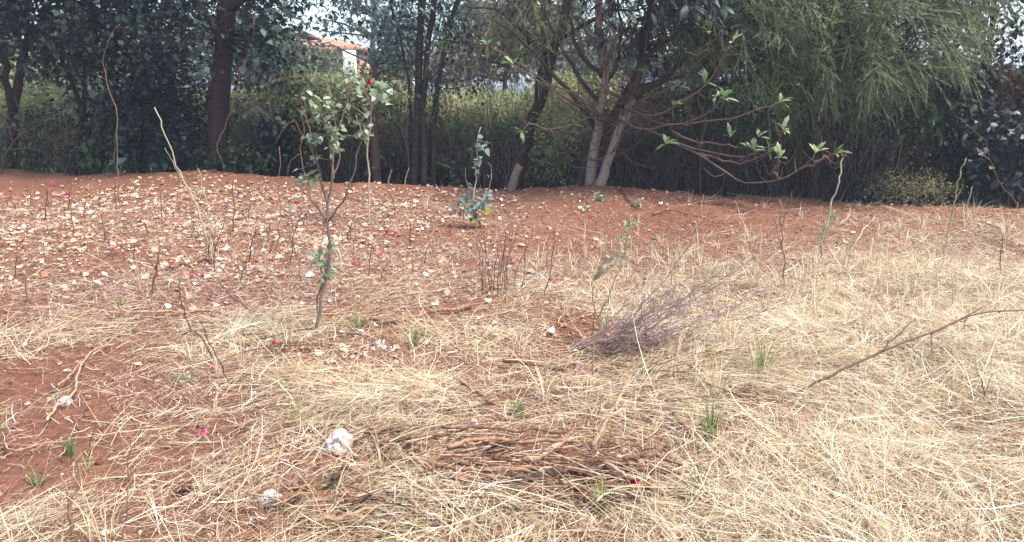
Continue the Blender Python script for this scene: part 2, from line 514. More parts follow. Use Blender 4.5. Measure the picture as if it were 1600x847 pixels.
ang = vnoise(x * 1.3 + 3, y * 1.3, 31) * 9 + rng.normal(0, 1.15, n)
L = np.where(rng.random(n) < .35, .03 + .10 * rng.random(n), .10 + .36 * rng.random(n) ** 1.7)
pitch = np.abs(rng.normal(0, .16, n)) + (rng.random(n) < .06) * rng.random(n) * .7
lift = rng.random(n) ** 2 * (.012 + .075 * d)
k = 4
s = np.linspace(-.5, .5, k)
bend = rng.normal(0, .30, n)
kink = np.where(rng.random(n) < .28, rng.normal(0, .9, n), 0); kat = rng.integers(1, 3, n)
P = np.zeros((n, k, 3))
for i in range(k):
    a = ang + bend * s[i] + np.where(i > kat, kink, 0)
    a0 = ang + bend * s[i]; sk = s[kat]
    P[:, i, 0] = x + np.where(i > kat, np.cos(a0) * L * sk + np.cos(a) * L * (s[i] - sk), np.cos(a0) * L * s[i])
    P[:, i, 1] = y + np.where(i > kat, np.sin(a0) * L * sk + np.sin(a) * L * (s[i] - sk), np.sin(a0) * L * s[i])
g = h(P[:, :, 0], P[:, :, 1])
zc = h(x, y)[:, None] + lift[:, None] + (s + .5)[None] * (np.sin(pitch) * L)[:, None] - (s ** 2)[None] * (rng.random(n) * .10 * L)[:, None]
P[:, :, 2] = np.maximum(zc, g + .002)
side = np.stack([-np.sin(ang), np.cos(ang), np.zeros(n)], -1) + unit(n) * .7
wd = .0004 + .0009 * rng.random(n) ** 2.2 + .0018 * rng.random(n) * (rng.random(n) < .06)
Wd = wd[:, None] * np.array([.9, 1, .9, .35])[None]
hi = lift / (.012 + .075 * d)
var = np.clip(np.where(rng.random(n) < .28, .05 + .3 * rng.random(n), .42 + .5 * rng.random(n) + .2 * d * (rng.random(n) - .3)), 0, 1)
mb = MB(); ribbons(mb, P, Wd, norm(side), var)
o = kind(put('dry_straw', mb.mesh('dry_straw'), 'straw'), 'stuff'); tag(o, 'pale golden dry straw lying matted over the ground', 'straw')
print('straw', n)

# fine twiggy litter everywhere
n = 220000
x, y = wedge(n, 1.8, 10.6, .6)
LIT = patches([(500, 620, 500, 120, .9), (300, 470, 500, 60, .9), (700, 420, 500, 60, .9), (850, 770, 500, 120, .9), (300, 770, 250, 100, .7), (1100, 400, 400, 60, .7), (1500, 380, 300, 40, .8), (400, 340, 500, 60, .6), (1500, 800, 300, 150, .8)])
d = dens(x, y, LIT, .10) * (.25 + .75 * clear(x, y))
keep = rng.random(n) < d * (.25 + 1.3 * vnoise(x * 1.9 + 50, y * 1.9, 33))
x, y = x[keep], y[keep]; n = len(x)
ang = rng.random(n) * 6.28; L = .03 + .13 * rng.random(n) ** 2
P = np.zeros((n, 3, 3)); s = np.array([-.5, 0, .5]); bend = rng.normal(0, .7, n)
for i in range(3):
    a = ang + bend * s[i]
    P[:, i, 0] = x + np.cos(a) * L * s[i]; P[:, i, 1] = y + np.sin(a) * L * s[i]
P[:, :, 2] = h(P[:, :, 0], P[:, :, 1]) + .003 + (rng.random(n)[:, None] * .02) + (s + .5)[None] * (L * rng.random(n) ** 3 * .6)[:, None]
wd = .0005 + .0012 * rng.random(n) ** 2
mb = MB(); ribbons(mb, P, np.repeat(wd[:, None], 3, 1), norm(np.stack([-np.sin(ang), np.cos(ang), np.zeros(n)], -1) + unit(n) * .6), rng.random(n))
o = kind(put('fine_litter', mb.mesh('fine_litter'), 'litter'), 'stuff'); tag(o, 'fine grey brown twig litter strewn over red soil', 'litter')

n = 60000
x, y = wedge(n, 1.8, 9.5, .6)
BRN = patches([(1300, 650, 450, 200, 1.0), (1000, 600, 300, 120, 1.0), (850, 780, 350, 80, .8), (500, 560, 250, 60, .5), (400, 780, 250, 80, .4)])
keep = rng.random(n) < dens(x, y, BRN, .08) * (.2 + 1.2 * vnoise(x * 2.7 + 9, y * 2.7, 71))
x, y = x[keep], y[keep]; n = len(x); L = .012 + .03 * rng.random(n) ** 2
mb = MB(); inst(mb, KITE, frames(unit(n) * np.array([1, 1, .35]), np.array([0, 0, 1.]) + unit(n) * .6) * (L[:, None, None] * np.array([1.3, 1, 1.6])), np.stack([x, y, h(x, y) + .004 + .02 * rng.random(n)], -1), rng.random(n))
o = kind(put('leaf_fragments', mb.mesh('leaf_fragments'), 'frag'), 'stuff'); tag(o, 'broken brown leaf fragments beneath the straw', 'leaf litter')

# upright dry grass
def tuft_blades(mb, cx, cy, n, hgt, spread, v0, v1, wd=.0022, lean=.5):
    a = rng.random(n) * 6.28; r = rng.random(n) ** .7 * spread
    x0 = cx + np.cos(a) * r * .4; y0 = cy + np.sin(a) * r * .4
    H = hgt * (.45 + .55 * rng.random(n))
    o = a + rng.normal(0, .5, n)
    le = np.abs(rng.normal(0, lean, n))
    k = 4; P = np.zeros((n, k, 3)); zg = h(x0, y0)
    for i in range(k):
        t = i / (k - 1)
        th = le * (.35 + 1.0 * t)
        P[:, i, 0] = x0 + np.cos(o) * H * t * np.sin(th); P[:, i, 1] = y0 + np.sin(o) * H * t * np.sin(th)
        P[:, i, 2] = zg - .004 + H * t * np.cos(th)
    W_ = (wd * (.5 + .9 * rng.random(n)))[:, None] * np.array([1, .9, .65, .15])[None]
    ribbons(mb, P, W_, norm(np.stack([-np.sin(o), np.cos(o), np.zeros(n)], -1) + unit(n) * .5), v0 + (v1 - v0) * rng.random(n))

TUFT = patches([(1450, 440, 300, 45, 1.0), (1100, 430, 260, 50, .8), (1500, 560, 250, 80, .7), (1150, 620, 200, 80, .6), (1000, 480, 150, 60, .5),
                (750, 620, 300, 60, .25), (1200, 800, 300, 80, .5), (500, 800, 300, 60, .3), (80, 830, 120, 60, .35), (400, 560, 140, 50, .35), (1500, 370, 200, 30, .35)])
n = 4600
x, y = wedge(n, 2.0, 9.6, .5)
keep = rng.random(n) < dens(x, y, TUFT, .03)
mb = MB()
for a, b in zip(x[keep], y[keep]):
    m = int(4 + rng.random() * 16)
    tuft_blades(mb, a, b, m, .10 + .24 * rng.random() ** 1.5, .05, .3, 1.0, .0018, .55)
o = kind(put('dry_grass', mb.mesh('dry_grass'), 'straw'), 'stuff'); tag(o, 'standing blades of bleached dry grass', 'grass')
GREEN = patches([(1120, 700, 120, 60, .8), (1130, 580, 160, 40, .6), (640, 520, 60, 20, .5), (120, 830, 120, 40, .6), (900, 820, 300, 40, .6), (1350, 800, 300, 60, .35), (600, 820, 200, 40, .4), (300, 700, 200, 60, .2)])
n = 1700
x, y = wedge(n, 2.0, 8.5, .5)
keep = rng.random(n) < dens(x, y, GREEN, .03)
mb = MB()
for a, b in zip(x[keep], y[keep]):
    tuft_blades(mb, a, b, int(5 + rng.random() * 9), .05 + .10 * rng.random(), .03, .2, 1.0, .0018, .7)
o = kind(put('green_grass', mb.mesh('green_grass'), 'ggrass'), 'stuff'); tag(o, 'sparse yellow green grass shoots among the straw', 'grass')

# ------------------------------------------------------------------ fallen pale leaves
LEAF = patches([(330, 315, 420, 45, 1.0), (120, 345, 300, 50, .9), (430, 370, 260, 50, .8), (250, 420, 300, 30, .45), (640, 440, 200, 50, .35), (620, 540, 150, 35, .35), (820, 520, 160, 40, .2),
                (650, 330, 160, 40, .35)])
n = 62000
x, y = wedge(n, 2.4, 12.2, .8)
yc, _z = crest(x)
keep = (rng.random(n) < dens(x, y, LEAF, .010) * (.1 + 1.5 * vnoise(x * 2.1, y * 2.1, 44) ** 1.5 + .4 * vnoise(x * 7, y * 7, 45))) & (y < yc + .1)
x, y = x[keep], y[keep]; n = len(x)
print('leaves', n)
L = .016 + .048 * rng.random(n) ** 2.0
dr = np.stack([rng.normal(size=n), rng.normal(size=n), rng.normal(0, .25, n)], -1)
Ms = frames(dr, np.array([0, 0, 1.]) + unit(n) * .6) * L[:, None, None] * (.75 + .6 * rng.random((n, 1, 3)))
Ts = np.stack([x, y, h(x, y) + L * .18 + .004], -1)
var = np.clip(rng.beta(1.5, 1.8, n), 0, 1)
u_, v_, dd = project(Ts)
vis = (u_ > 5) & (u_ < 1595) & (v_ < 842)
order = np.argsort(np.where(vis, -L / dd, 1))
first = order[:280]; rest = order[280:]
mb = MB()
for ci, c in enumerate(CURLS):
    s_ = rest[ci::3]
    inst(mb, c, Ms[s_], Ts[s_], var[s_])
nc = 60000
cx_, cy_ = wedge(nc, 2.4, 12.2, .8)
yc, _z = crest(cx_)
kc = (rng.random(nc) < dens(cx_, cy_, LEAF, .05) * (.2 + 1.3 * vnoise(cx_ * 2.1, cy_ * 2.1, 44))) & (cy_ < yc)
cx_, cy_ = cx_[kc], cy_[kc]; nc = len(cx_); Lc = .008 + .018 * rng.random(nc) ** 1.5
inst(mb, KITE, frames(unit(nc) * np.array([1, 1, .4]), np.array([0, 0, 1.]) + unit(nc) * .7) * (Lc[:, None, None] * np.array([1.5, 1, 1.5])), np.stack([cx_, cy_, h(cx_, cy_) + .006], -1), rng.random(nc) ** 1.4)
o = kind(put('leaf_litter', mb.mesh('leaf_litter', smooth=True), 'dleaf'), 'stuff'); tag(o, 'cream and tan dry leaves carpeting the bank', 'leaf litter')
lm = {}
for q, i in enumerate(first):
    kk = (q % 3, int(var[i] * 4.99))
    if kk not in lm:
        lm[kk] = make_mesh('fallen_leaf', CURLS[kk[0]][0], CURLS[kk[0]][1], None, np.full(12, kk[1] / 5 + .1), True)
    o = put('fallen_leaf', lm[kk], 'dleaf')
    m4 = np.eye(4); m4[:3, :3] = Ms[i]; m4[:3, 3] = Ts[i]
    o.matrix_local = Matrix(m4.tolist())
    shade = ('rusty brown', 'tan', 'buff', 'cream', 'off-white')[kk[1]]
    uu, vv = u_[i], v_[i]
    if vv < 345: place = 'high on the bank left of the sapling' if uu < 500 else 'high on the bank right of the sapling'
    elif vv < 450: place = 'midway up the slope at the far left' if uu < 250 else ('midway up the slope, left of the sapling' if uu < 500 else 'midway up the slope, right of the sapling')
    elif vv < 600: place = 'around the straw heap left of the sapling' if uu < 500 else ('by the white pebbles right of the sapling' if uu < 760 else 'near the short thick stick at centre')
    else: place = 'in the left foreground' if uu < 560 else ('around the woodpile' if uu < 1080 else 'in the straw of the right foreground')
    tag(o, shade + ' dry leaf fallen ' + place, 'leaf', shade + ' leaves ' + place)


# ================================================================== TREES, HEDGES, SHRUBS
def gz(p, dz=-.06):
    p = np.array(p, float); p[2] = h(p[0], p[1]) + dz
    return p

def path(lst):
    """[(u, v, Y), ...] -> world points"""
    return np.array([at(*p) for p in lst])

def trunk_path(lst, n=16, wobble=.012):
    P = path(lst)
    P[0] = gz(P[0])
    return wob(catmull(P, n), wobble)

def limb_part(parent, base, name, P, r0, r1, mat, sides=9, var=.5, flare=0.0, rough=.10):
    k = len(P); t = np.linspace(0, 1, k)
    R = r0 + (r1 - r0) * t
    R = R * (1 + rough * (rng.random(k) - .5)) + flare * r0 * np.exp(-t * 14)
    mb = MB(); tubes(mb, P, R, sides, var)
    return put(name, mb.mesh(name, base, True), mat, parent, (0, 0, 0))

def ell(u, v, Y, ru, rv, ry):
    c = at(u, v, Y)
    return c, np.array([ru * Y / F, ry, rv * Y / F])

def in_ells(ells, n, shell=.45):
    vol = np.array([np.prod(e[1]) for e in ells]) ** .8
    pick = rng.choice(len(ells), n, p=vol / vol.sum())
    c = np.array([e[0] for e in ells])[pick]; r = np.array([e[1] for e in ells])[pick]
    return c + unit(n) * r * (rng.random(n) ** shell)[:, None], c

def leaf_cloud(C, O, per, spread, size, droop=.5, out=.5):
    n = len(C) * per
    c = np.repeat(C, per, 0); oc = np.repeat(O, per, 0)
    pos = c + rng.normal(size=(n, 3)) * spread * np.array([1, 1, .75])
    d = unit(n) + out * norm(c - oc) + np.array([0, 0, -droop])
    up = np.array([0, 0, 1.]) + unit(n) * .7
    sz = size * (.45 + .9 * rng.random(n) ** 1.4)
    Ms = frames(d, up) * sz[:, None, None]
    tone = np.repeat(rng.normal(0, .22, len(C)), per)  # clump tone also stands in for lit and shaded clusters
    var = np.clip(.42 + tone + rng.normal(0, .18, n), 0, 1)
    return pos, Ms, var

def twigs_to(mb, C, limbs, r0=.012, r1=.003, k=4, sides=3, var=.4):
    L = np.concatenate(limbs)
    P = np.zeros((len(C), k, 3))
    for i, c in enumerate(C):
        dd = np.linalg.norm(L - c, axis=1) + np.maximum(0, L[:, 2] - c[2]) * .5
        p = L[np.argmin(dd)]
        m = (p + c) / 2 + rng.normal(size=3) * .10 * np.linalg.norm(c - p) + np.array([0, 0, .08 * np.linalg.norm(c - p)])
        P[i] = catmull([p, m, c], k)
    tubes(mb, P, np.linspace(r0, r1, k), sides, var, False)

def foliage(parent, base, limbs, ells, nclump, per, spread, size, tpl, key, mat, twig_mat='bark_d', nparts=0, droop=.5, out=.5, shell=.45,
            name='foliage', clip=None, tw=(.012, .003)):
    C, O = in_ells(ells, nclump, shell)
    zz = h(C[:, 0], C[:, 1]) + .10
    C[:, 2] = np.maximum(C[:, 2], zz + rng.random(len(C)) * .15)
    if limbs is not None:
        mb = MB(); twigs_to(mb, C, limbs, *tw)
        kind(put('twigs', mb.mesh('twigs', base), twig_mat, parent), 'stuff')
    pos, Ms, var = leaf_cloud(C, O, per, spread, size, droop, out)
    ok = pos[:, 2] > h(pos[:, 0], pos[:, 1]) + .02
    if clip is not None:
        L_ = clip
        near = np.array([np.interp(pos[:, 2], L_[:, 2], L_[:, 0]), np.interp(pos[:, 2], L_[:, 2], L_[:, 1])])
        ok &= ~((np.abs(pos[:, 0] - near[0] * pos[:, 1] / near[1]) < .27) & (pos[:, 1] < near[1] + .1) & (rng.random(len(pos)) < .93))
    pos, Ms, var = pos[ok], Ms[ok], var[ok]
    if nparts:
        u, v, dd = project(pos)
        big = np.linalg.norm(Ms[:, :, 1], axis=1) / dd
        vis = (u > 4) & (u < 1596) & (v > 4) & (v < 340)
        od = np.argsort(np.where(vis, dd - 6 * big * dd, 99))
        f = od[:nparts]
        leaf_parts(parent, base, tpl, key, mat, Ms[f], pos[f], var[f])
        r = od[nparts:]
        pos, Ms, var = pos[r], Ms[r], var[r]
    mb = MB(); inst(mb, lite(tpl) if len(tpl[0]) == 8 else tpl, Ms, pos, var)
    kind(put(name, mb.mesh(name, base, False), mat, parent), 'stuff')

PXM = lambda px, Y: px / F * Y

# ---- big red-brown trunk, left
b = gz(at(338, 262, 12.7), 0)
t = thing('broadleaf_tree', 'tree with the thick straight reddish trunk and dark heart-shaped leaves', 'tree', b)
P = trunk_path([(336, 262, 12.7), (342, 190, 12.7), (349, 90, 12.7), (353, 0, 12.7), (360, -160, 12.7), (366, -300, 12.8)], 26, .008)
limb_part(t, b, 'trunk', P, PXM(16, 12.7), PXM(10.5, 12.7), 'bark_r', 12, .35, .25)
lims = [P[12:]]
for q in [[(350, 60, 12.7), (300, 0, 12.4), (230, -60, 12.1)], [(351, 20, 12.7), (410, -30, 12.3), (470, -60, 12.0)], [(356, -100, 12.7), (280, -180, 12.9), (180, -220, 13)],
          [(356, -80, 12.7), (440, -160, 13), (540, -200, 13.2)], [(352, 20, 12.7), (330, -40, 13.6), (300, -90, 14.5)]]:
    p = wob(catmull(path(q), 9), .02); lims.append(p)
    limb_part(t, b, 'branch', p, PXM(7, 12.7), PXM(2, 12.7), 'bark_r', 6, .5)
foliage(t, b, lims, [ell(370, -60, 12.4, 170, 110, 1.5), ell(280, 30, 12.2, 110, 80, 1.0), ell(410, 20, 12.2, 55, 75, .7), ell(300, -200, 13, 220, 120, 2.0), ell(405, 110, 12.5, 45, 50, .5)],
        330, 46, .22, .088, HEART, 'heart', 'lf_dark', 'bark_d', 140, .3, clip=P)

# ---- dense dark tree beside it (thin dark stems)
foliage(t, b, lims, [ell(310, 60, 11.9, 55, 60, .4), ell(420, 60, 11.8, 60, 80, .4), ell(250, 10, 11.8, 60, 40, .4), ell(410, 170, 12.0, 40, 40, .3)], 34, 20, .12, .095, HEART, 'heart', 'lf_grey', 'bark_d', 60, .7, clip=P)  # paler clumps in front stand in for lit leaf clusters
b = gz(at(150, 268, 13.2), 0)
t = thing('broadleaf_tree', 'dense dark leafy tree on several thin black stems, left of the thick trunk', 'tree', b)
lims = []
for q, r in [([(133, 268, 13.2), (130, 180, 13.2), (140, 60, 13.1), (150, -80, 13)], 5), ([(150, 270, 13.2), (160, 190, 13.2), (185, 60, 13), (210, -60, 12.8)], 4.5),
             ([(215, 268, 13.3), (222, 200, 13.4), (230, 90, 13.4), (250, -50, 13.3)], 4), ([(262, 268, 13.3), (258, 190, 13.2), (275, 90, 13.1), (290, 0, 13)], 3.5),
             ([(170, 268, 13.2), (120, 150, 13), (80, 60, 12.8), (50, -20, 12.7)], 4)]:
    p = trunk_path(q, 16, .03); lims.append(p)
    limb_part(t, b, 'trunk', p, PXM(r, 13), PXM(1.6, 13), 'bark_d', 7, .4)
foliage(t, b, lims, [ell(210, 60, 13, 130, 130, 1.0), ell(250, 150, 13.1, 95, 95, .7), ell(130, 20, 12.8, 120, 80, 1.0), ell(160, -120, 13, 200, 110, 1.6), ell(180, 190, 13.2, 70, 60, .5), ell(290, 210, 13.3, 40, 50, .4)],
        460, 46, .20, .082, HEART, 'heart', 'lf_dark', 'bark_d', 160, .3)
foliage(t, b, lims, [ell(200, 60, 12.3, 130, 90, .5), ell(90, 60, 12.3, 60, 60, .4), ell(170, 190, 12.6, 60, 60, .4)], 34, 22, .13, .09, HEART, 'heart', 'lf_grey', 'bark_d', 60, .7)  # sparse lighter leaves, coloured as the lit clusters of the crown

# ---- leaning trunk at the left edge
b = gz(at(15, 255, 13.2), 0)
t = thing('broadleaf_tree', 'leaning dark tree with forked trunk at the far left edge', 'tree', b)
lims = []
for q, r in [([(8, 258, 13.2), (25, 160, 13.1), (38, 70, 13), (52, -60, 12.8)], 9), ([(22, 180, 13.1), (5, 110, 12.9), (-20, 30, 12.7), (-60, -60, 12.6)], 6)]:
    p = trunk_path(q, 16, .03) if q[0][1] > 200 else wob(catmull(path(q), 12), .03); lims.append(p)
    limb_part(t, b, 'trunk', p, PXM(r, 13), PXM(3, 13), 'bark_r', 9, .35)
foliage(t, b, lims, [ell(20, 10, 12.8, 90, 70, .9), ell(70, 75, 12.6, 50, 40, .5), ell(-60, 30, 12.8, 110, 120, 1.0), ell(0, -120, 12.9, 170, 100, 1.5)],
        170, 36, .2, .095, HEART, 'heart', 'lf_dark', 'bark_d', 70, .7)

# ---- three slim trunks
b = gz(at(660, 292, 11.8), 0)
t = thing('slim_tree', 'cluster of three slim dark upright trunks with small leaves', 'tree', b)
lims = []
for q, r0, r1 in [([(647, 292, 11.8), (650, 200, 11.8), (654, 100, 11.8), (660, 0, 11.8), (664, -150, 11.8)], 6.5, 5), ([(662, 292, 11.75), (662, 200, 11.75), (668, 90, 11.75), (676, 0, 11.65), (690, -140, 11.6)], 5, 4),
                  ([(676, 292, 11.85), (676, 210, 11.85), (685, 140, 11.85), (698, 60, 11.85), (730, -60, 11.85)], 5, 3), ([(640, 292, 11.9), (641, 180, 11.9), (632, 90, 12.0), (610, 0, 11.95)], 2.5, 1.5)]:
    p = trunk_path(q, 20, .012); lims.append(p[6:])
    limb_part(t, b, 'trunk', p, PXM(r0, 11.8), PXM(r1, 11.8), 'bark_d', 9, .55, .15)
foliage(t, b, lims, [ell(665, -20, 11.65, 85, 75, .8), ell(700, 70, 11.65, 50, 50, .6), ell(625, 60, 11.85, 40, 45, .5), ell(670, -160, 11.75, 150, 80, 1.2), ell(640, 130, 11.8, 35, 60, .4), ell(715, 130, 11.8, 30, 40, .4)],
        190, 26, .17, .075, OVATE, 'ovate', 'lf_dark', 'bark_d', 70, .6)

# ---- dark reddish trunk behind the sapling
b = gz(at(588, 285, 11.95), 0)
t = thing('slim_tree', 'short reddish brown trunk standing behind the sapling, green leafy top', 'tree', b)
p = trunk_path([(588, 285, 11.95), (587, 220, 11.95), (583, 160, 11.95), (588, 100, 11.95)], 12, .01)
limb_part(t, b, 'trunk', p, PXM(7, 11.95), PXM(5, 11.95), 'bark_r', 9, .7)
foliage(t, b, [p[6:]], [ell(580, 150, 11.95, 50, 40, .4), ell(600, 110, 12.1, 40, 30, .4)], 40, 24, .14, .075, OVATE, 'ovate', 'lf_light', 'bark_d', 10)

# ---- feathery trees: drooping sprays of brush-like sprigs
def feathery(parent, base, ells, nspray, limbs, drift, needle=.05, sprig=.24, tone=.35, toward=None):
    C, O = in_ells(ells, nspray, .42)
    mbt = MB(); twigs_to(mbt, C, limbs, .010, .003, 5, 3, .35)
    mbs = MB()
    S0 = []; D0 = []; L0 = []; TN = []
    for i in range(nspray):
        d0 = norm(drift + .6 * rng.normal(size=3) + .5 * norm(C[i] - O[i]))
        Ln = .35 + .5 * rng.random()
        k = 7; P = [C[i]]; d = d0.copy()
        for j in range(k - 1):
            d = norm(d + np.array([0, 0, -.10])); P.append(P[-1] + d * Ln / (k - 1))
        P = np.array(P)
        tubes(mbt, P, np.linspace(.0045, .0015, k), 3, .5, False)
        tn = tone + rng.normal(0, .20)
        for j in range(1, k):
            dl = norm(P[j] - P[j - 1])
            for _ in range(2 if j < k - 1 else 1):
                dd = norm(dl + (.75 * rng.normal(size=3) if j < k - 1 else 0) + np.array([0, 0, -.25]))
                S0.append(P[j]); D0.append(dd); L0.append(sprig * (.5 + .8 * rng.random())); TN.append(tn)
    S0 = np.array(S0); D0 = np.array(D0); L0 = np.array(L0); TN = np.array(TN)
    m = 23
    nS = len(S0)
    tt = np.tile(np.linspace(.05, 1, m), nS)
    idx = np.repeat(np.arange(nS), m)
    pos = S0[idx] + D0[idx] * (L0[idx] * tt)[:, None] + np.array([0, 0, -.06]) * (tt ** 2 * L0[idx] * 1.5)[:, None]
    dr = norm(D0[idx] * 1.0 + unit(len(idx)) * .55 + np.array([0, 0, -.1]))
    nl = needle * (.7 + .6 * rng.random(len(idx))) * (1 - .3 * tt)
    Ms = frames(dr, unit(len(idx))) * nl[:, None, None]
    Ms[:, :, 0] *= 4.2
    var = np.clip(TN[idx] + .28 * (tt - .45) + rng.normal(0, .07, len(idx)), 0, 1)  # colour lightens along each sprig to imitate lit tips
    mb = MB(); inst(mb, NEEDLE, Ms, pos, var)
    kind(put('twigs', mbt.mesh('twigs', base), 'bark_r', parent), 'stuff')
    kind(put('foliage', mb.mesh('foliage', base), 'needle', parent), 'stuff')

b = gz(at(1058, 300, 11.6), 0)
t = thing('feathery_tree', 'big weeping needle-leaved tree hanging over the bank, yellow green tips', 'tree', b)
P = trunk_path([(1056, 302, 11.6), (1068, 240, 11.6), (1090, 160, 11.6), (1130, 70, 11.5), (1180, -60, 11.4), (1230, -220, 11.3)], 22, .02)
limb_part(t, b, 'trunk', P, PXM(12, 11.6), PXM(6, 11.6), 'bark_r', 10, .5, .2)
lims = [P[8:]]
for q in [[(1120, 90, 11.5), (1220, 50, 10.8), (1320, 60, 10.2), (1400, 110, 9.8)], [(1150, 20, 11.5), (1280, -40, 10.8), (1420, -30, 10.2), (1510, 20, 10)],
          [(1170, -40, 11.4), (1280, -120, 11), (1420, -140, 10.8)], [(1100, 130, 11.6), (1180, 130, 10.8), (1250, 160, 10.2)], [(1110, 110, 11.5), (1060, 40, 11.2), (1010, -10, 11)],
          [(1200, -120, 11.4), (1120, -190, 11), (1040, -220, 10.8)]]:
    p = wob(catmull(path(q), 10), .03); lims.append(p)
    limb_part(t, b, 'branch', p, PXM(5, 11), PXM(1.5, 11), 'bark_r', 6, .45)
feathery(t, b, [ell(1270, 0, 10.4, 220, 95, 1.0), ell(1360, 60, 9.8, 90, 65, .6), ell(1300, 100, 9.9, 70, 45, .5), ell(1440, 0, 10.1, 50, 60, .5), ell(1210, 70, 10.6, 90, 65, .7), ell(1100, 40, 11.2, 90, 70, .6), ell(1420, -50, 10.4, 130, 60, .9), ell(1230, -110, 11.6, 240, 50, 1.0)],
         1000, lims, np.array([.9, -.4, -.30]), tone=.45, needle=.055, sprig=.27)

b = gz(at(806, 294, 11.7), 0)
t = thing('feathery_tree', 'leaning dark trunk forked low down, with wispy needle foliage above', 'tree', b)
lims = []
for q, r0, r1 in [([(802, 296, 11.7), (815, 240, 11.7), (838, 170, 11.7), (858, 100, 11.7), (885, 20, 11.7), (915, -120, 11.7)], 10, 6), ([(820, 235, 11.7), (838, 180, 11.8), (843, 120, 11.9), (848, 40, 12), (846, -80, 12)], 6, 4)]:
    p = trunk_path(q, 20, .02) if q[0][1] > 280 else wob(catmull(path(q), 14), .02); lims.append(p[6:])
    limb_part(t, b, 'trunk', p, PXM(r0, 11.7), PXM(r1, 11.7), 'bark_d', 9, .5, .15)
for q in [[(860, 95, 11.7), (800, 30, 11.5), (740, 10, 11.3)], [(872, 60, 11.7), (950, 20, 11.4), (1010, 10, 11.2)], [(890, 0, 11.7), (820, -60, 11.9), (740, -90, 12)], [(846, 60, 12), (790, 100, 12.2), (750, 90, 12.3)]]:
    p = wob(catmull(path(q), 9), .03); lims.append(p)
    limb_part(t, b, 'branch', p, PXM(4, 11.5), PXM(1.2, 11.5), 'bark_d', 6, .45)
feathery(t, b, [ell(800, 40, 11.9, 90, 60, .6), ell(900, 30, 11.8, 90, 50, .7), ell(760, 90, 12.2, 50, 35, .4), ell(860, -80, 11.9, 170, 80, 1.0)], 230, lims, np.array([-.15, -.1, -.7]), tone=.36)

# ---- multi-stemmed tree with long glossy leaves and sweeping low branches
b = gz(at(928, 296, 10.75), 0)
t = thing('multi_stemmed_tree', 'multi-stemmed tree with sweeping bare low branches tipped with big glossy leaves', 'tree', b)
lims = []
for q, r0, r1, m in [([(922, 293, 10.75), (930, 230, 10.75), (937, 180, 10.75), (944, 110, 10.7), (936, 40, 10.6), (935, -60, 10.5)], 8.5, 3.5, 'bark_l'),
                     ([(934, 295, 10.6), (955, 240, 10.6), (978, 180, 10.6), (990, 150, 10.6)], 8, 5, 'bark_l'),
                     ([(905, 292, 10.9), (925, 235, 11.0), (955, 185, 11), (985, 140, 11), (1010, 60, 11), (1030, -80, 11)], 8, 5, 'bark_r'),
                     ([(990, 150, 10.6), (1040, 120, 10.8), (1075, 85, 10.9), (1130, 40, 11)], 6, 3, 'bark_r'), ([(990, 150, 10.6), (1000, 100, 10.5), (1015, 40, 10.4), (1020, -60, 10.2)], 5, 3, 'bark_r')]:
    p = trunk_path(q, 18, .012) if q[0][1] > 280 else wob(catmull(path(q), 12), .015); lims.append(p[4:])
    limb_part(t, b, 'trunk', p, PXM(r0, 10.7), PXM(r1, 10.7), m, 9, .9 if m == 'bark_l' else .45, .2)  # front stems coloured paler to stand in for light on the bark
LOW = [[(978, 170, 10.6), (1010, 180, 10.2), (1052, 168, 9.9), (1095, 140, 9.6), (1120, 110, 9.5), (1145, 65, 9.4)],
       [(965, 185, 10.6), (1000, 200, 10.2), (1060, 195, 9.8), (1100, 180, 9.6), (1128, 155, 9.5)],
       [(985, 175, 10.6), (1040, 195, 10.1), (1100, 190, 9.7), (1160, 180, 9.4), (1220, 160, 9.2)],
       [(990, 193, 10.6), (1050, 218, 10.0), (1100, 238, 9.7), (1160, 243, 9.4), (1210, 225, 9.2), (1225, 205, 9.1)],
       [(1050, 222, 10.0), (1095, 242, 9.7), (1135, 272, 9.4), (1170, 287, 9.2), (1215, 280, 9.0), (1255, 262, 8.9), (1275, 240, 8.9)],
       [(1095, 240, 9.7), (1130, 252, 9.5), (1165, 252, 9.3), (1200, 240, 9.2)],
       [(1050, 205, 10.0), (1090, 222, 9.8), (1140, 228, 9.5), (1175, 230, 9.4)],
       [(940, 190, 10.7), (900, 150, 10.3), (850, 130, 10.0), (800, 100, 9.8)],
       [(942, 180, 10.7), (890, 160, 10.4), (830, 110, 10.2), (760, 70, 10)],
       [(937, 90, 10.6), (920, 50, 10.4), (905, 20, 10.3)], [(940, 110, 10.6), (965, 60, 10.3), (985, 20, 10.1)],
       [(1215, 280, 9.0), (1210, 265, 8.9), (1218, 248, 8.9)], [(990, 160, 10.6), (1060, 130, 10.3), (1100, 85, 10.0), (1110, 50, 9.9)],
       [(935, 180, 10.7), (870, 200, 10.2), (830, 195, 10.0), (815, 205, 9.9)], [(1255, 262, 8.9), (1285, 250, 8.8), (1305, 238, 8.8)]]
tips = []
for q in LOW:
    p = wob(catmull(path(q), 16), .012); lims.append(p)
    limb_part(t, b, 'branch', p, PXM(2.0, 10), PXM(.9, 9.5), 'bark_l', 6, .45)
    tips.append((p[-1], norm(p[-1] - p[-3])))
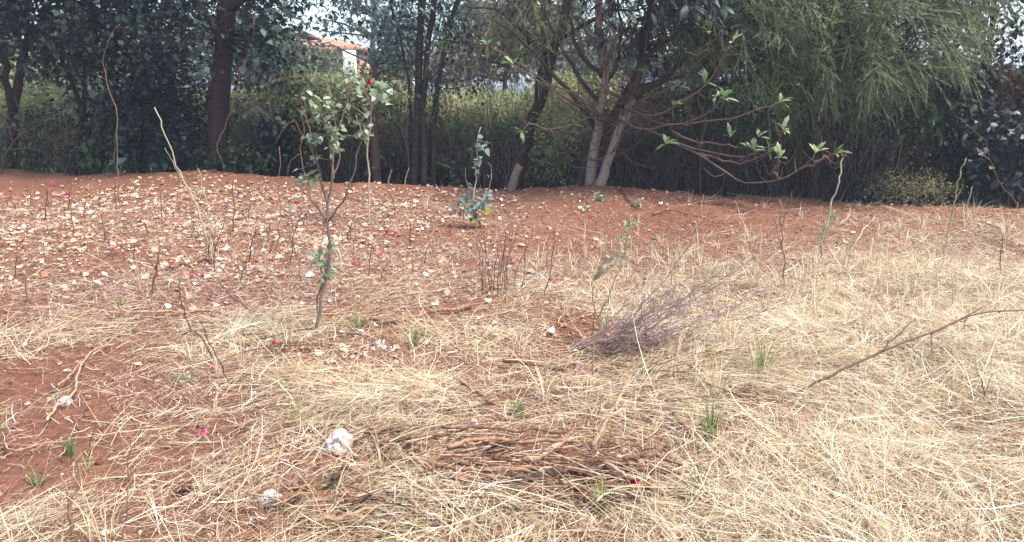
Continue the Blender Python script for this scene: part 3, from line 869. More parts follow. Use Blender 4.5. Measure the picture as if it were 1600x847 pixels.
for q in [[(945, 175, 10.8), (900, 110, 11), (868, 60, 11.1), (850, 0, 11.2)], [(965, 165, 10.9), (1005, 100, 11.2), (1060, 50, 11.3), (1110, 0, 11.4)], [(1000, 135, 10.8), (1080, 112, 11), (1150, 70, 11), (1190, 20, 11)],
          [(938, 160, 10.8), (960, 110, 11.1), (970, 40, 11.2), (965, -30, 11.2)], [(1010, 70, 11), (1070, 60, 10.8), (1130, 55, 10.6)], [(985, 150, 10.7), (1050, 155, 10.9), (1130, 130, 11), (1180, 120, 11)], [(930, 200, 10.9), (870, 120, 10.9), (810, 60, 10.9), (770, 30, 10.9)],
          [(942, 120, 10.7), (905, 80, 10.5), (890, 40, 10.4), (880, -10, 10.4)]]:
    p = wob(catmull(path(q), 14), .02); lims.append(p)
    limb_part(t, b, 'branch', p, PXM(4.0, 10.8), PXM(1.2, 10.8), 'bark_r', 7, .45)
for u, v, Y in [(1052, 165, 9.9), (1118, 152, 9.5), (1130, 155, 9.4), (1175, 235, 9.4), (1140, 215, 9.5), (1090, 90, 10), (990, 110, 10.3), (1040, 225, 9.8), (1185, 215, 9.4), (1100, 130, 9.8), (1060, 135, 10)]:
    tips.append((at(u, v, Y), norm(np.array([.3, -.3, .8]))))
Ms_, Ts_, vr = [], [], []
for p, d in tips:
    for j in range(rng.integers(5, 9)):
        dd = norm(d * .7 + np.array([0, 0, .35]) + .75 * rng.normal(size=3))
        Ms_.append((frames(dd[None], np.array([[0, -.3, 1.]]))[0]) * (.08 + .11 * rng.random()) * np.array([[.95, 1, 1]])); Ts_.append(p); vr.append(.45 + .5 * rng.random())
leaf_parts(t, b, LONG, 'long', 'lf_big', np.array(Ms_), np.array(Ts_), vr)
foliage(t, b, lims[:5], [ell(1060, -5, 10.0, 100, 40, .5), ell(1050, -30, 10.2, 110, 55, .7), ell(1110, 10, 10.4, 50, 40, .5), ell(950, -60, 10.2, 120, 50, .8), ell(1040, -150, 10.4, 200, 70, 1.2), ell(1000, 60, 10.6, 60, 50, .4)], 150, 12, .16, .22, LONG, 'long', 'lf_dark', 'bark_r', 110, .9, .3)
mb = MB()
for i in range(520):
    a = lims[rng.integers(0, 5) if i < 380 else rng.integers(5, len(lims))]; p0 = a[rng.integers(len(a))]
    d = norm(rng.normal(size=3) * np.array([1, .7, .6]) + np.array([0, 0, .35])); Ln = (.25 + .75 * rng.random()) * (1 if i < 380 else .35)
    tubes(mb, catmull([p0, p0 + d * Ln * .5 + np.array([0, 0, -.05]), p0 + d * Ln + np.array([0, 0, .06])], 6), np.linspace(.007, .0025, 6), 4, rng.random() * .6, False)
kind(put('twigs', mb.mesh('twigs', b), 'bark_l', t), 'stuff')

# ---- dark tree on the right edge
b = gz(at(1560, 318, 11.2), 0)
t = thing('broadleaf_tree', 'dark glossy leaved tree at the right edge beside the patch of sky', 'tree', b)
lims = []
for q, r in [([(1560, 318, 11.2), (1555, 200, 11.2), (1545, 90, 11.2), (1550, -60, 11.2)], 7), ([(1590, 318, 11.4), (1600, 220, 11.4), (1620, 100, 11.3), (1650, -40, 11.2)], 6)]:
    p = trunk_path(q, 14, .03); lims.append(p); limb_part(t, b, 'trunk', p, PXM(r, 11), PXM(3, 11), 'bark_d', 8, .4)
foliage(t, b, lims, [ell(1535, 40, 11, 55, 70, .7), ell(1520, 110, 10.9, 60, 50, .6), ell(1560, -60, 11.2, 150, 70, 1.2), ell(1650, 60, 11.2, 50, 100, .8), ell(1490, 150, 10.8, 40, 30, .4)], 170, 30, .17, .095, OVATE, 'ovate', 'lf_dark', 'bark_d', 90, .8)

# ---- hedge of bare twigs behind the bank
def hedge_line(us, dY, n):
    u = rng.uniform(us[0], us[1], n)
    X = np.empty(n); Yv = np.empty(n)
    a = at(us[0], 290, np.interp(us[0], [0, 800, 1600], [12.5, 10.8, 9.3]) + dY); c = at(us[1], 290, np.interp(us[1], [0, 800, 1600], [12.5, 10.8, 9.3]) + dY)
    s = (u - us[0]) / (us[1] - us[0])
    return a[0] + (c[0] - a[0]) * s, a[1] + (c[1] - a[1]) * s

def hedge(name, label, us, dY, depth, top, ntw, nleaf, leaf, lmat, size, tmat='twig', lean=.22, lowleaf=.35, tone=0.0):
    x, y = hedge_line(us, dY, ntw)
    y = y + rng.uniform(-depth, depth, ntw)
    z0 = h(x, y)
    b = np.array([x.mean(), y.mean(), h(x.mean(), y.mean())])
    t = thing(name, label, 'hedge', b)
    H = (top + .45 * (vnoise(x * 1.3, y * 1.3, 61) - .5)) * (.35 + .65 * rng.random(ntw) + .35 * (rng.random(ntw) < .07))
    st = rng.random(ntw) * .55 * top
    st = np.where(rng.random(ntw) < .45, 0, st)
    k = 4; P = np.zeros((ntw, k, 3)); dx = rng.normal(0, lean, ntw); dy = rng.normal(0, lean, ntw); bx = rng.normal(0, .10, ntw)
    for i in range(k):
        s = i / (k - 1)
        P[:, i, 0] = x + dx * s * H + bx * np.sin(s * 3.1); P[:, i, 1] = y + dy * s * H; P[:, i, 2] = z0 + st + (H - st).clip(.15) * s
    mb = MB(); tubes(mb, P, (.0035 + .009 * rng.random(ntw) ** 3)[:, None] * np.linspace(1, .45, k)[None], 3, rng.random(ntw) ** .6, False)
    kind(put('twigs', mb.mesh('twigs', b), tmat, t), 'stuff')
    x, y = hedge_line(us, dY, nleaf)
    y = y + rng.uniform(-depth, depth, nleaf) * 1.05
    tp = (top + .45 * (vnoise(x * 1.3, y * 1.3, 61) - .5)) * (.85 + .25 * vnoise(x * 6, y * 6, 64))
    zr = rng.random(nleaf); zr = np.where(rng.random(nleaf) < lowleaf, zr, 1 - (1 - zr) ** 2 * .6)
    pos = np.stack([x, y, h(x, y) + .03 + tp * zr], -1) + rng.normal(size=(nleaf, 3)) * .03
    Ms = frames(unit(nleaf) + np.array([0, -.3, .15]), np.array([0, -.3, 1.]) + unit(nleaf) * .8) * (size * (.5 + .8 * rng.random(nleaf)))[:, None, None]
    var = np.clip(tone + .15 + .35 * vnoise(x * 3, pos[:, 2] * 3, 62) + .4 * rng.random(nleaf), 0, 1)  # tone lightens the leaf colour in place of sunlight
    mb = MB(); inst(mb, leaf, Ms, pos, var)
    kind(put('foliage', mb.mesh('foliage', b), lmat, t), 'stuff')
    return t

hedge('twiggy_hedge', 'dark leafless twiggy hedge behind the red bank, left of the leaning forked trunk', (380, 815), 1.25, .28, 1.10, 4800, 7000, KITE, 'lf_mid', .065)
hedge('twiggy_hedge', 'dark twiggy hedge behind the sweeping low branches', (895, 1370), 1.15, .28, 1.12, 5500, 6000, KITE, 'lf_mid', .065)
hedge('leafy_hedge', 'sunlit light green hedge behind the dark twiggy one', (380, 1010), 2.6, .6, 1.66, 3500, 34000, KITE, 'lf_light', .07, tone=.22)  # raised tone puts sunlight into the leaf colour
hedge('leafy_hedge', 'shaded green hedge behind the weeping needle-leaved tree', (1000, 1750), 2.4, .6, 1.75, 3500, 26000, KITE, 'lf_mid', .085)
hedge('leafy_hedge', 'bright leafy hedge glimpsed through the dark trees on the left', (-350, 390), 2.9, .6, 1.6, 2500, 26000, KITE, 'lf_light', .09, tone=.15)

# ---- shrubs along the bank
def shrub(name, label, u, v, Y, ru, rv, ry, nclump, per, size, tpl, key, mat, nparts=0, stems=6, spread=.11, tmat='bark_d', cat='shrub', droop=.4, tw=(.007, .002), lean=.4):
    c = at(u, v, Y)
    b = gz(c, 0)
    t = thing(name, label, cat, b)
    R = np.array([PXM(ru, Y), ry, PXM(rv, Y)])
    lims = []
    for i in range(stems):
        top = c + rng.normal(size=3) * R * .45
        s0 = gz(b + np.array([rng.normal() * R[0] * lean, rng.normal() * ry * .4, 0]), -.03)
        p = wob(catmull([s0, (s0 + top) / 2 + rng.normal(size=3) * .05, top], 8), .015); lims.append(p)
        limb_part(t, b, 'stem', p, .010, .004, tmat, 5, .5)
    foliage(t, b, lims, [(c, R)], nclump, per, spread, size, tpl, key, mat, tmat, nparts, droop, .5, .5, tw=tw)
    return t

shrub('leafy_shrub', 'pale sunlit twiggy bush in the gap right of the leaning forked trunk', 868, 222, 11.7, 40, 62, .35, 190, 16, .055, KITE, 'kite', 'lf_backlit', 0, 14, .09, 'twig')
shrub('leafy_shrub', 'dark bush with large leaves at the foot of the thin black stems', 160, 235, 12.6, 45, 38, .35, 34, 14, .13, OVATE, 'ovate', 'lf_mid', 40)
shrub('leafy_shrub', 'low broad-leaved bush at the foot of the thick red-brown trunk', 375, 250, 12.1, 40, 25, .3, 26, 13, .12, OVATE, 'ovate', 'lf_mid', 30)
shrub('leafy_shrub', 'round leaved bush left of the thick trunk, under the dark tree', 255, 235, 12.6, 60, 35, .4, 40, 14, .11, HEART, 'heart', 'lf_dark', 30)
shrub('leafy_shrub', 'green bush below the leaning tree at the far left', 55, 210, 12.9, 60, 55, .4, 50, 18, .09, OVATE, 'ovate', 'lf_mid', 20)
shrub('dry_shrub', 'rusty brown dead bush on the bank at far left', 105, 235, 12.5, 32, 45, .25, 60, 16, .05, KITE, 'kite', 'lf_brown', 0, 8, .08)
shrub('leafy_shrub', 'tangled pale green shrub with twiggy stems behind the sapling', 480, 165, 12.5, 85, 50, .45, 170, 22, .07, OVATE, 'ovate', 'lf_light', 30, 10)
shrub('leafy_shrub', 'dark undergrowth bush between the sapling and the thick trunk', 450, 215, 12.5, 60, 55, .4, 80, 20, .085, HEART, 'heart', 'lf_dark', 40, 8)
shrub('leafy_shrub', 'yellow green bush rising under the pink house', 565, 150, 13.3, 75, 42, .5, 130, 22, .07, OVATE, 'ovate', 'lf_light', 10, 8)
shrub('leafy_shrub', 'small dark green bush at the foot of the three slim trunks', 685, 270, 12.0, 38, 25, .3, 26, 14, .10, OVATE, 'ovate', 'lf_mid', 24)
shrub('leafy_shrub', 'low dark bush between the reddish trunk and the slim trunks', 610, 255, 12.2, 35, 35, .3, 34, 14, .09, OVATE, 'ovate', 'lf_dark', 24)
shrub('leafy_shrub', 'dark bush with drooping leaves right of the last sweeping branch', 1345, 260, 10.9, 60, 55, .4, 60, 16, .115, OVATE, 'ovate', 'lf_dark', 50, 8)
shrub('leafy_shrub', 'large ivy-like dark bush filling the right edge of the bank', 1560, 240, 10.5, 90, 75, .5, 130, 18, .10, HEART, 'heart', 'lf_dark', 90, 10)
shrub('leafy_shrub', 'bush with blue green divided leaves below the hanging yellow tips', 1465, 200, 10.7, 50, 45, .4, 50, 12, .15, LONG, 'long', 'lf_mid', 60, 6)
shrub('dry_shrub', 'brown leafless thicket behind the pale wiry shrub', 1440, 250, 10.6, 75, 45, .35, 120, 10, .04, KITE, 'kite', 'lf_brown', 0, 14, .10, 'twig')
shrub('wiry_shrub', 'low wiry shrub with fine pale twigs on the bank at right', 1425, 292, 9.9, 75, 26, .35, 160, 12, .028, KITE, 'kite', 'lf_light', 0, 22, .07, 'bark_l', tw=(.004, .0012))
shrub('leafy_shrub', 'brownish vine bush high on the right under the sky patch', 1580, 150, 11.4, 70, 45, .5, 70, 18, .09, HEART, 'heart', 'lf_brown', 20, 6)

# ---- beyond the hedge: far trees and the house
def far_tree(label, u, Y, trunk_top, r, ells, ncl, per, spread, size, mat, bark='bark_l', tpl=KITE, kk='kite', name='far_tree', lean=0):
    b = gz(at(u, 130, Y), 0)
    t = thing(name, label, 'tree', b, 'trees beyond the hedge')
    p = trunk_path([(u, 150, Y), (u + lean * .4, (110 + trunk_top) / 2, Y), (u + lean, trunk_top, Y)], 14, .04)
    limb_part(t, b, 'trunk', p, PXM(r, Y), PXM(r * .4, Y), bark, 8, .6)
    foliage(t, b, [p[3:]], ells, ncl, per, spread, size, tpl, kk, mat, bark, 0, .8, tw=(.05, .012))
Y = 30
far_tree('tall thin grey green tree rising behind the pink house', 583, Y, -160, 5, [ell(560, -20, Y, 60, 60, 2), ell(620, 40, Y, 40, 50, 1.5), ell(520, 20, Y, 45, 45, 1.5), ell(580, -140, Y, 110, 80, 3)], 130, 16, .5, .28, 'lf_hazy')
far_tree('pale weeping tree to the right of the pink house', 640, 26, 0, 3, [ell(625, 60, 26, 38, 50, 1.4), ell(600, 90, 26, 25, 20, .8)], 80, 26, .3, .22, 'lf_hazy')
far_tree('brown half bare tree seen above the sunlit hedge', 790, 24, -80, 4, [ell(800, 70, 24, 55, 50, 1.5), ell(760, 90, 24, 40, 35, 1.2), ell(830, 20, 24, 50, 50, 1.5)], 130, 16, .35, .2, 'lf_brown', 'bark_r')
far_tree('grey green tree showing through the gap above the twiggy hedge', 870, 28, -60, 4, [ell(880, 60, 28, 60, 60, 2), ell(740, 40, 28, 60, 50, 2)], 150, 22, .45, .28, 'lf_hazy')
far_tree('green tree behind the weeping needle-leaved tree', 1150, 20, -60, 5, [ell(1100, 60, 20, 130, 90, 2), ell(1280, 90, 20, 120, 90, 2), ell(1200, -60, 20, 200, 80, 2)], 260, 24, .4, .2, 'lf_mid', 'bark_d')
far_tree('green tree beyond the hedge under the patch of sky at right', 1480, 19, 40, 4, [ell(1470, 140, 19, 90, 50, 1.5), ell(1560, 150, 19, 80, 35, 1.5)], 150, 24, .35, .2, 'lf_mid', 'bark_d')
far_tree('tree with light leaves far behind the dark trees at left', 60, 22, 20, 4, [ell(50, 110, 22, 90, 50, 2), ell(200, 90, 22, 110, 55, 2), ell(-80, 80, 22, 90, 60, 2)], 240, 22, .4, .22, 'lf_light', 'bark_d')
far_tree('green tree far behind the thick red-brown trunk', 390, 24, 0, 4, [ell(380, 80, 24, 80, 60, 2), ell(330, 40, 24, 40, 30, 1)], 130, 22, .4, .22, 'lf_mid', 'bark_d')

far_tree('grey brown thicket tree far behind the three slim trunks', 715, 36, 40, 3, [ell(690, 105, 36, 60, 30, 2), ell(750, 100, 36, 50, 35, 2), ell(645, 112, 36, 35, 20, 1.5)], 120, 20, .45, .28, 'lf_brown', 'bark_l')
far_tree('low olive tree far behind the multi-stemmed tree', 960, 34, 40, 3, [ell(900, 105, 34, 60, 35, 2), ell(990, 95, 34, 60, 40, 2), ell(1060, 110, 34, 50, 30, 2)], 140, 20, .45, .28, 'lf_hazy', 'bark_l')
far_tree('low feathery tree half hiding the front of the pink house', 500, 34, 60, 2.5, [ell(470, 92, 34, 38, 20, 1.2), ell(512, 98, 34, 30, 14, 1.0), ell(440, 70, 34, 25, 25, 1.0), ell(520, 72, 34, 14, 8, .6)], 70, 18, .3, .22, 'lf_light', 'bark_l')
# house
def box(mb, x0, x1, y0, y1, z0, z1, var=.5):
    V = [[x, y, z] for x in (x0, x1) for y in (y0, y1) for z in (z0, z1)]
    mb.add(V, None, [[0, 1, 3, 2], [4, 6, 7, 5], [0, 4, 5, 1], [2, 3, 7, 6], [0, 2, 6, 4], [1, 5, 7, 3]], var)
HY = 44.0
a = at(415, 110, HY); c = at(562, 66, HY)
b = np.array([(a[0] + c[0]) / 2, HY, h((a[0] + c[0]) / 2, HY)])
t = thing('house', 'pink plastered house with tiled roof glimpsed between the trees', 'house', b)
def part(name, mat, *boxes, parent=None):
    mb = MB()
    for q in boxes: box(mb, *q)
    return put(name, mb.mesh(name, b), mat, parent or t)
x0, x1 = a[0], c[0]; zt = at(500, 78, HY)[2]; zb = b[2] - .1
part('wall', 'wall', (x0, x1, HY, HY + 7, zb, zt))
mb = MB()
mb.add([[x0 - .5, HY - .6, zt + .02], [x1 + .3, HY - .6, zt + .02], [x1 + .3, HY + 7.5, zt + .02], [x0 - .5, HY + 7.5, zt + .02], [x0 + 2, HY + 3.4, zt + .75], [x1 - 2, HY + 3.4, zt + .75]],
       [[0, 3, 4], [1, 5, 2]], [[0, 4, 5, 1], [3, 2, 5, 4], [0, 1, 2, 3]], .5)
put('roof', mb.mesh('roof', b), 'roof', t)
xc = at(551, 90, HY)[0]
part('column', 'white', (xc - .3, xc + .3, HY - 1.1, HY - .5, zb, zt - .05))
part('balcony_slab', 'white', (x0 - .2, x1 + .15, HY - 1.2, HY - .003, zt - 1.75, zt - 1.6))
for uu in (448, 475, 505, 528):
    wx = at(uu, 95, HY)[0]
    w = part('window', 'white', (wx - .42, wx + .42, HY - .04, HY + .05, zt - 1.4, zt - .35))
    for sx in (-1, 1):
        part('pane', 'glass', (wx + sx * .19 - .16, wx + sx * .19 + .16, HY - .055, HY - .042, zt - 1.32, zt - .43), parent=w)
tx = at(467, 70, HY)[0]
mb = MB(); tubes(mb, np.array([[tx, HY + 8.4, zb], [tx, HY + 8.4, zt + .1], [tx, HY + 8.4, zt + .9], [tx, HY + 8.4, zt + 1.0]]), [.55, .6, .6, .3], 14)
o = put('water_tank', mb.mesh('water_tank', (tx, HY + 8.4, zb)), 'tank', None, (tx, HY + 8.4, zb)); tag(o, 'black water tank standing behind the pink house', 'water tank')
wx0, wx1 = at(545, 60, 52)[0], at(640, 60, 52)[0]
b = np.array([(wx0 + wx1) / 2, 52, h((wx0 + wx1) / 2, 52)])
t = thing('house', 'white walled building farther back, right of the pink house', 'house', b)
zt = at(600, 84, 52)[2]
part('wall', 'white', (wx0, wx1, 52, 58, b[2] - .1, zt))
part('roof', 'roof', (wx0 - .3, wx1 + .3, 51.6, 58.4, zt + .01, zt + .22))
for uu in (565, 590, 615):
    wx = at(uu, 95, 52)[0]
    w = part('window', 'white', (wx - .4, wx + .4, 51.95, 52.04, zt - 1.5, zt - .5))
    part('pane', 'glass', (wx - .33, wx + .33, 51.93, 51.948, zt - 1.43, zt - .57), parent=w)

# ================================================================== SMALL PLANTS, STALKS, STICKS, STONES
def stem_thing(name, label, cat, paths, w, mat, var=.5, lean=0.0, group=None, leaves=None, taper=.45, partname='twig', bud=None):
    """paths[0] is the main stem, base first on the ground; the others are twigs. pixels -> a plant standing at its own spot."""
    g = G(*paths[0][0]); Y0 = g[1]
    b = np.array([g[0], Y0, h(g[0], Y0)])
    solo = len(paths) == 1 and not leaves and not bud
    t = None if solo else thing(name, label, cat, b, group)
    built = []
    for i, q in enumerate(paths):
        n = len(q); P = []
        for j, pt in enumerate(q):
            dy = pt[2] if len(pt) > 2 else lean * (j / max(1, n - 1)) + (0 if i == 0 else .06 * math.sin(i * 2.1 + 1) * j)
            P.append(at(pt[0], pt[1], Y0 + dy))
        P = np.array(P)
        if i == 0: P[0] = b - np.array([0, 0, .03])
        elif len(built):
            L = built[0] if i < 99 else np.concatenate(built)
            P[0] = L[np.argmin(np.linalg.norm(L - P[0], axis=1))]
        ln = np.sum(np.linalg.norm(np.diff(P, axis=0), axis=1))
        P = wob(catmull(P, max(8, 4 * n)), min(.012, .012 * ln))
        built.append(P)
        r0 = PXM(w, Y0) / 2 * (1 if i == 0 else .55) * (1 if w > 6 else .82)
        mb = MB(); tubes(mb, P, np.linspace(r0, r0 * taper, len(P)) * (1 + .18 * (rng.random(len(P)) - .5)), 6, float(np.clip(var + rng.normal(0, .05), 0, 1)))
        if solo:
            o = put(name, mb.mesh(name, b, True), mat, None, b); tag(o, label, cat, group); return o, built
        put('stem' if i == 0 else partname, mb.mesh('stem', b, True), mat, t)
    if leaves:
        Ms_, Ts_, vr = [], [], []
        for (u, v, spread, cnt, size) in leaves['spots']:
            c = at(u, v, Y0 + rng.normal() * .03)
            allp = np.concatenate(built)
            p0 = allp[np.argmin(np.linalg.norm(allp - c, axis=1))]
            sp = PXM(spread, Y0)
            for _ in range(cnt):
                p = p0 + (c - p0) * rng.random() ** .5 + rng.normal(size=3) * sp * np.array([.5, .5, .55])
                q0 = allp[np.argmin(np.linalg.norm(allp - p, axis=1))]
                d = norm(rng.normal(size=3) + .8 * norm(p - q0) + np.array([0, 0, -.25]))
                sz = PXM(size, Y0) * (.6 + .6 * rng.random())
                Ms_.append(frames(d[None], np.array([[0, -.35, 1.]]) + .5 * rng.normal(size=(1, 3)))[0] * sz)
                Ts_.append(p); vr.append(leaves.get('v0', .3) + leaves.get('dv', .6) * rng.random())
        tw = MB()
        for p in Ts_:
            q0 = allp[np.argmin(np.linalg.norm(allp - p, axis=1))]
            tubes(tw, np.array([q0, (q0 + p) / 2 + rng.normal(size=3) * .004, p]), [.0018, .0014, .0009], 3, .5, False)
        kind(put('leaf_stalks', tw.mesh('leaf_stalks', b), 'gstem', t), 'stuff')
        leaf_parts(t, b, leaves.get('tpl', OVATE), leaves.get('key', 'ovate'), leaves['mat'], np.array(Ms_), np.array(Ts_), vr)
    if bud:
        u, v, r, mt = bud
        p = built[0][-1]
        rr = PXM(r, Y0)
        mb = MB(); n = 60
        d = unit(n); Ms_ = frames(d, unit(n)) * (rr * (.8 + .4 * rng.random(n)))[:, None, None]; Ms_[:, :, 0] *= 1.2
        inst(mb, KITE, Ms_, np.repeat(p[None], n, 0), rng.random(n))
        put('seed_head', mb.mesh('seed_head', b), mt, t)
    return t, built

# ---- the sapling in the middle ground
SAP = {'mat': 'lf_sap', 'v0': .25, 'dv': .7, 'spots': [(a, b_, c, int(n_ * 3.0), sz * .68) for a, b_, c, n_, sz in [(500, 398, 16, 9, 17), (512, 425, 13, 7, 16), (522, 385, 10, 5, 15), (466, 280, 15, 9, 16), (485, 285, 8, 4, 14),
       (500, 180, 18, 12, 17), (488, 215, 14, 9, 16), (505, 150, 16, 10, 16), (530, 205, 14, 8, 16), (528, 232, 10, 6, 14), (545, 120, 18, 12, 17), (520, 165, 16, 9, 16), (565, 205, 12, 5, 14), (495, 245, 9, 5, 13)]]}
t, _ = stem_thing('sapling', 'young sapling with pale slender stem and grey green leaf tufts', 'sapling',
    [[(494, 524), (505, 440), (512, 360), (516, 318), (522, 260), (530, 200), (540, 140), (546, 100)], [(513, 322), (500, 275), (487, 230), (482, 190), (470, 150)], [(513, 345), (545, 295), (562, 230), (570, 180)],
     [(511, 345), (485, 310), (460, 284)], [(503, 430), (496, 470), (497, 500)], [(524, 250), (512, 215), (505, 175)], [(530, 205), (520, 165), (512, 130)], [(545, 290), (530, 250), (528, 215)], [(505, 440), (500, 405), (497, 390)], [(506, 430), (516, 420), (520, 395)]],
    6.6, 'bark_l', .6, .10, None, SAP, .4, 'branch')
# ---- tall flowering stem behind it
t, bl = stem_thing('flowering_stem', 'tall slender stem topped with pale green leaves and dark red flowers', 'plant',
    [[(575, 350), (576, 290), (577, 220), (579, 160), (577, 128)], [(579, 170), (590, 150), (602, 140)], [(578, 165), (566, 135), (566, 108)], [(577, 230), (563, 200), (556, 180)]],
    4.5, 'stem', .85, .05, None, {'mat': 'lf_sap', 'v0': .4, 'dv': .6, 'tpl': HEART, 'key': 'heart', 'spots': [(588, 142, 15, 18, 15), (602, 150, 13, 12, 15), (565, 135, 14, 12, 14), (572, 165, 12, 8, 13)]}, .5, 'branch')
tb = np.array(t.location)
for p in (bl[0][-1] + np.array([.02, -.05, 0]), bl[2][-1] + np.array([0, -.04, -.03])):
    n = 14; mb = MB(); d = norm(unit(n) + np.array([0, -.4, .4])); Ms_ = frames(d, unit(n)) * .036 * (.7 + .6 * rng.random((n, 1, 1)))
    inst(mb, HEART, Ms_, np.repeat(p[None], n, 0), rng.random(n)); put('flower', mb.mesh('flower', tb), 'flower', t)
# ---- blue-green shrub on the bank
t, bl = stem_thing('young_shrub', 'small blue green round-leaved shrub on the bank with one yellow leaf', 'shrub',
    [[(742, 355), (741, 320), (742, 280), (744, 245), (752, 200)], [(740, 330), (733, 300), (729, 280), (726, 262)], [(744, 330), (764, 295), (768, 270), (762, 252)], [(740, 345), (722, 322), (715, 305)], [(742, 345), (755, 325), (762, 310)], [(742, 350), (748, 335), (750, 318)]],
    3.5, 'gstem', .8, .0, None, {'mat': 'lf_blue', 'v0': .2, 'dv': .7, 'tpl': HEART, 'key': 'heart', 'spots': [(738, 315, 14, 22, 11), (722, 318, 10, 14, 11), (755, 318, 11, 18, 11), (745, 335, 11, 16, 11), (728, 295, 7, 6, 9), (762, 298, 6, 5, 9), (752, 235, 8, 8, 13), (746, 245, 6, 6, 12), (742, 260, 6, 4, 10), (758, 222, 5, 4, 10), (744, 270, 4, 3, 8), (765, 275, 3, 2, 7)]}, .4, 'branch')
tb = np.array(t.location)
for (u, v, sz) in [(760, 328, .085), (740, 347, .05)]:
    p = at(u, v - 4, tb[1] - .10)
    leaf_parts(t, tb, HEART, 'heart', 'lf_yellow', np.array([frames(np.array([[.3, -.3, -.8]]), np.array([[0, -1., .3]]))[0] * sz]), np.array([p]), [.6])

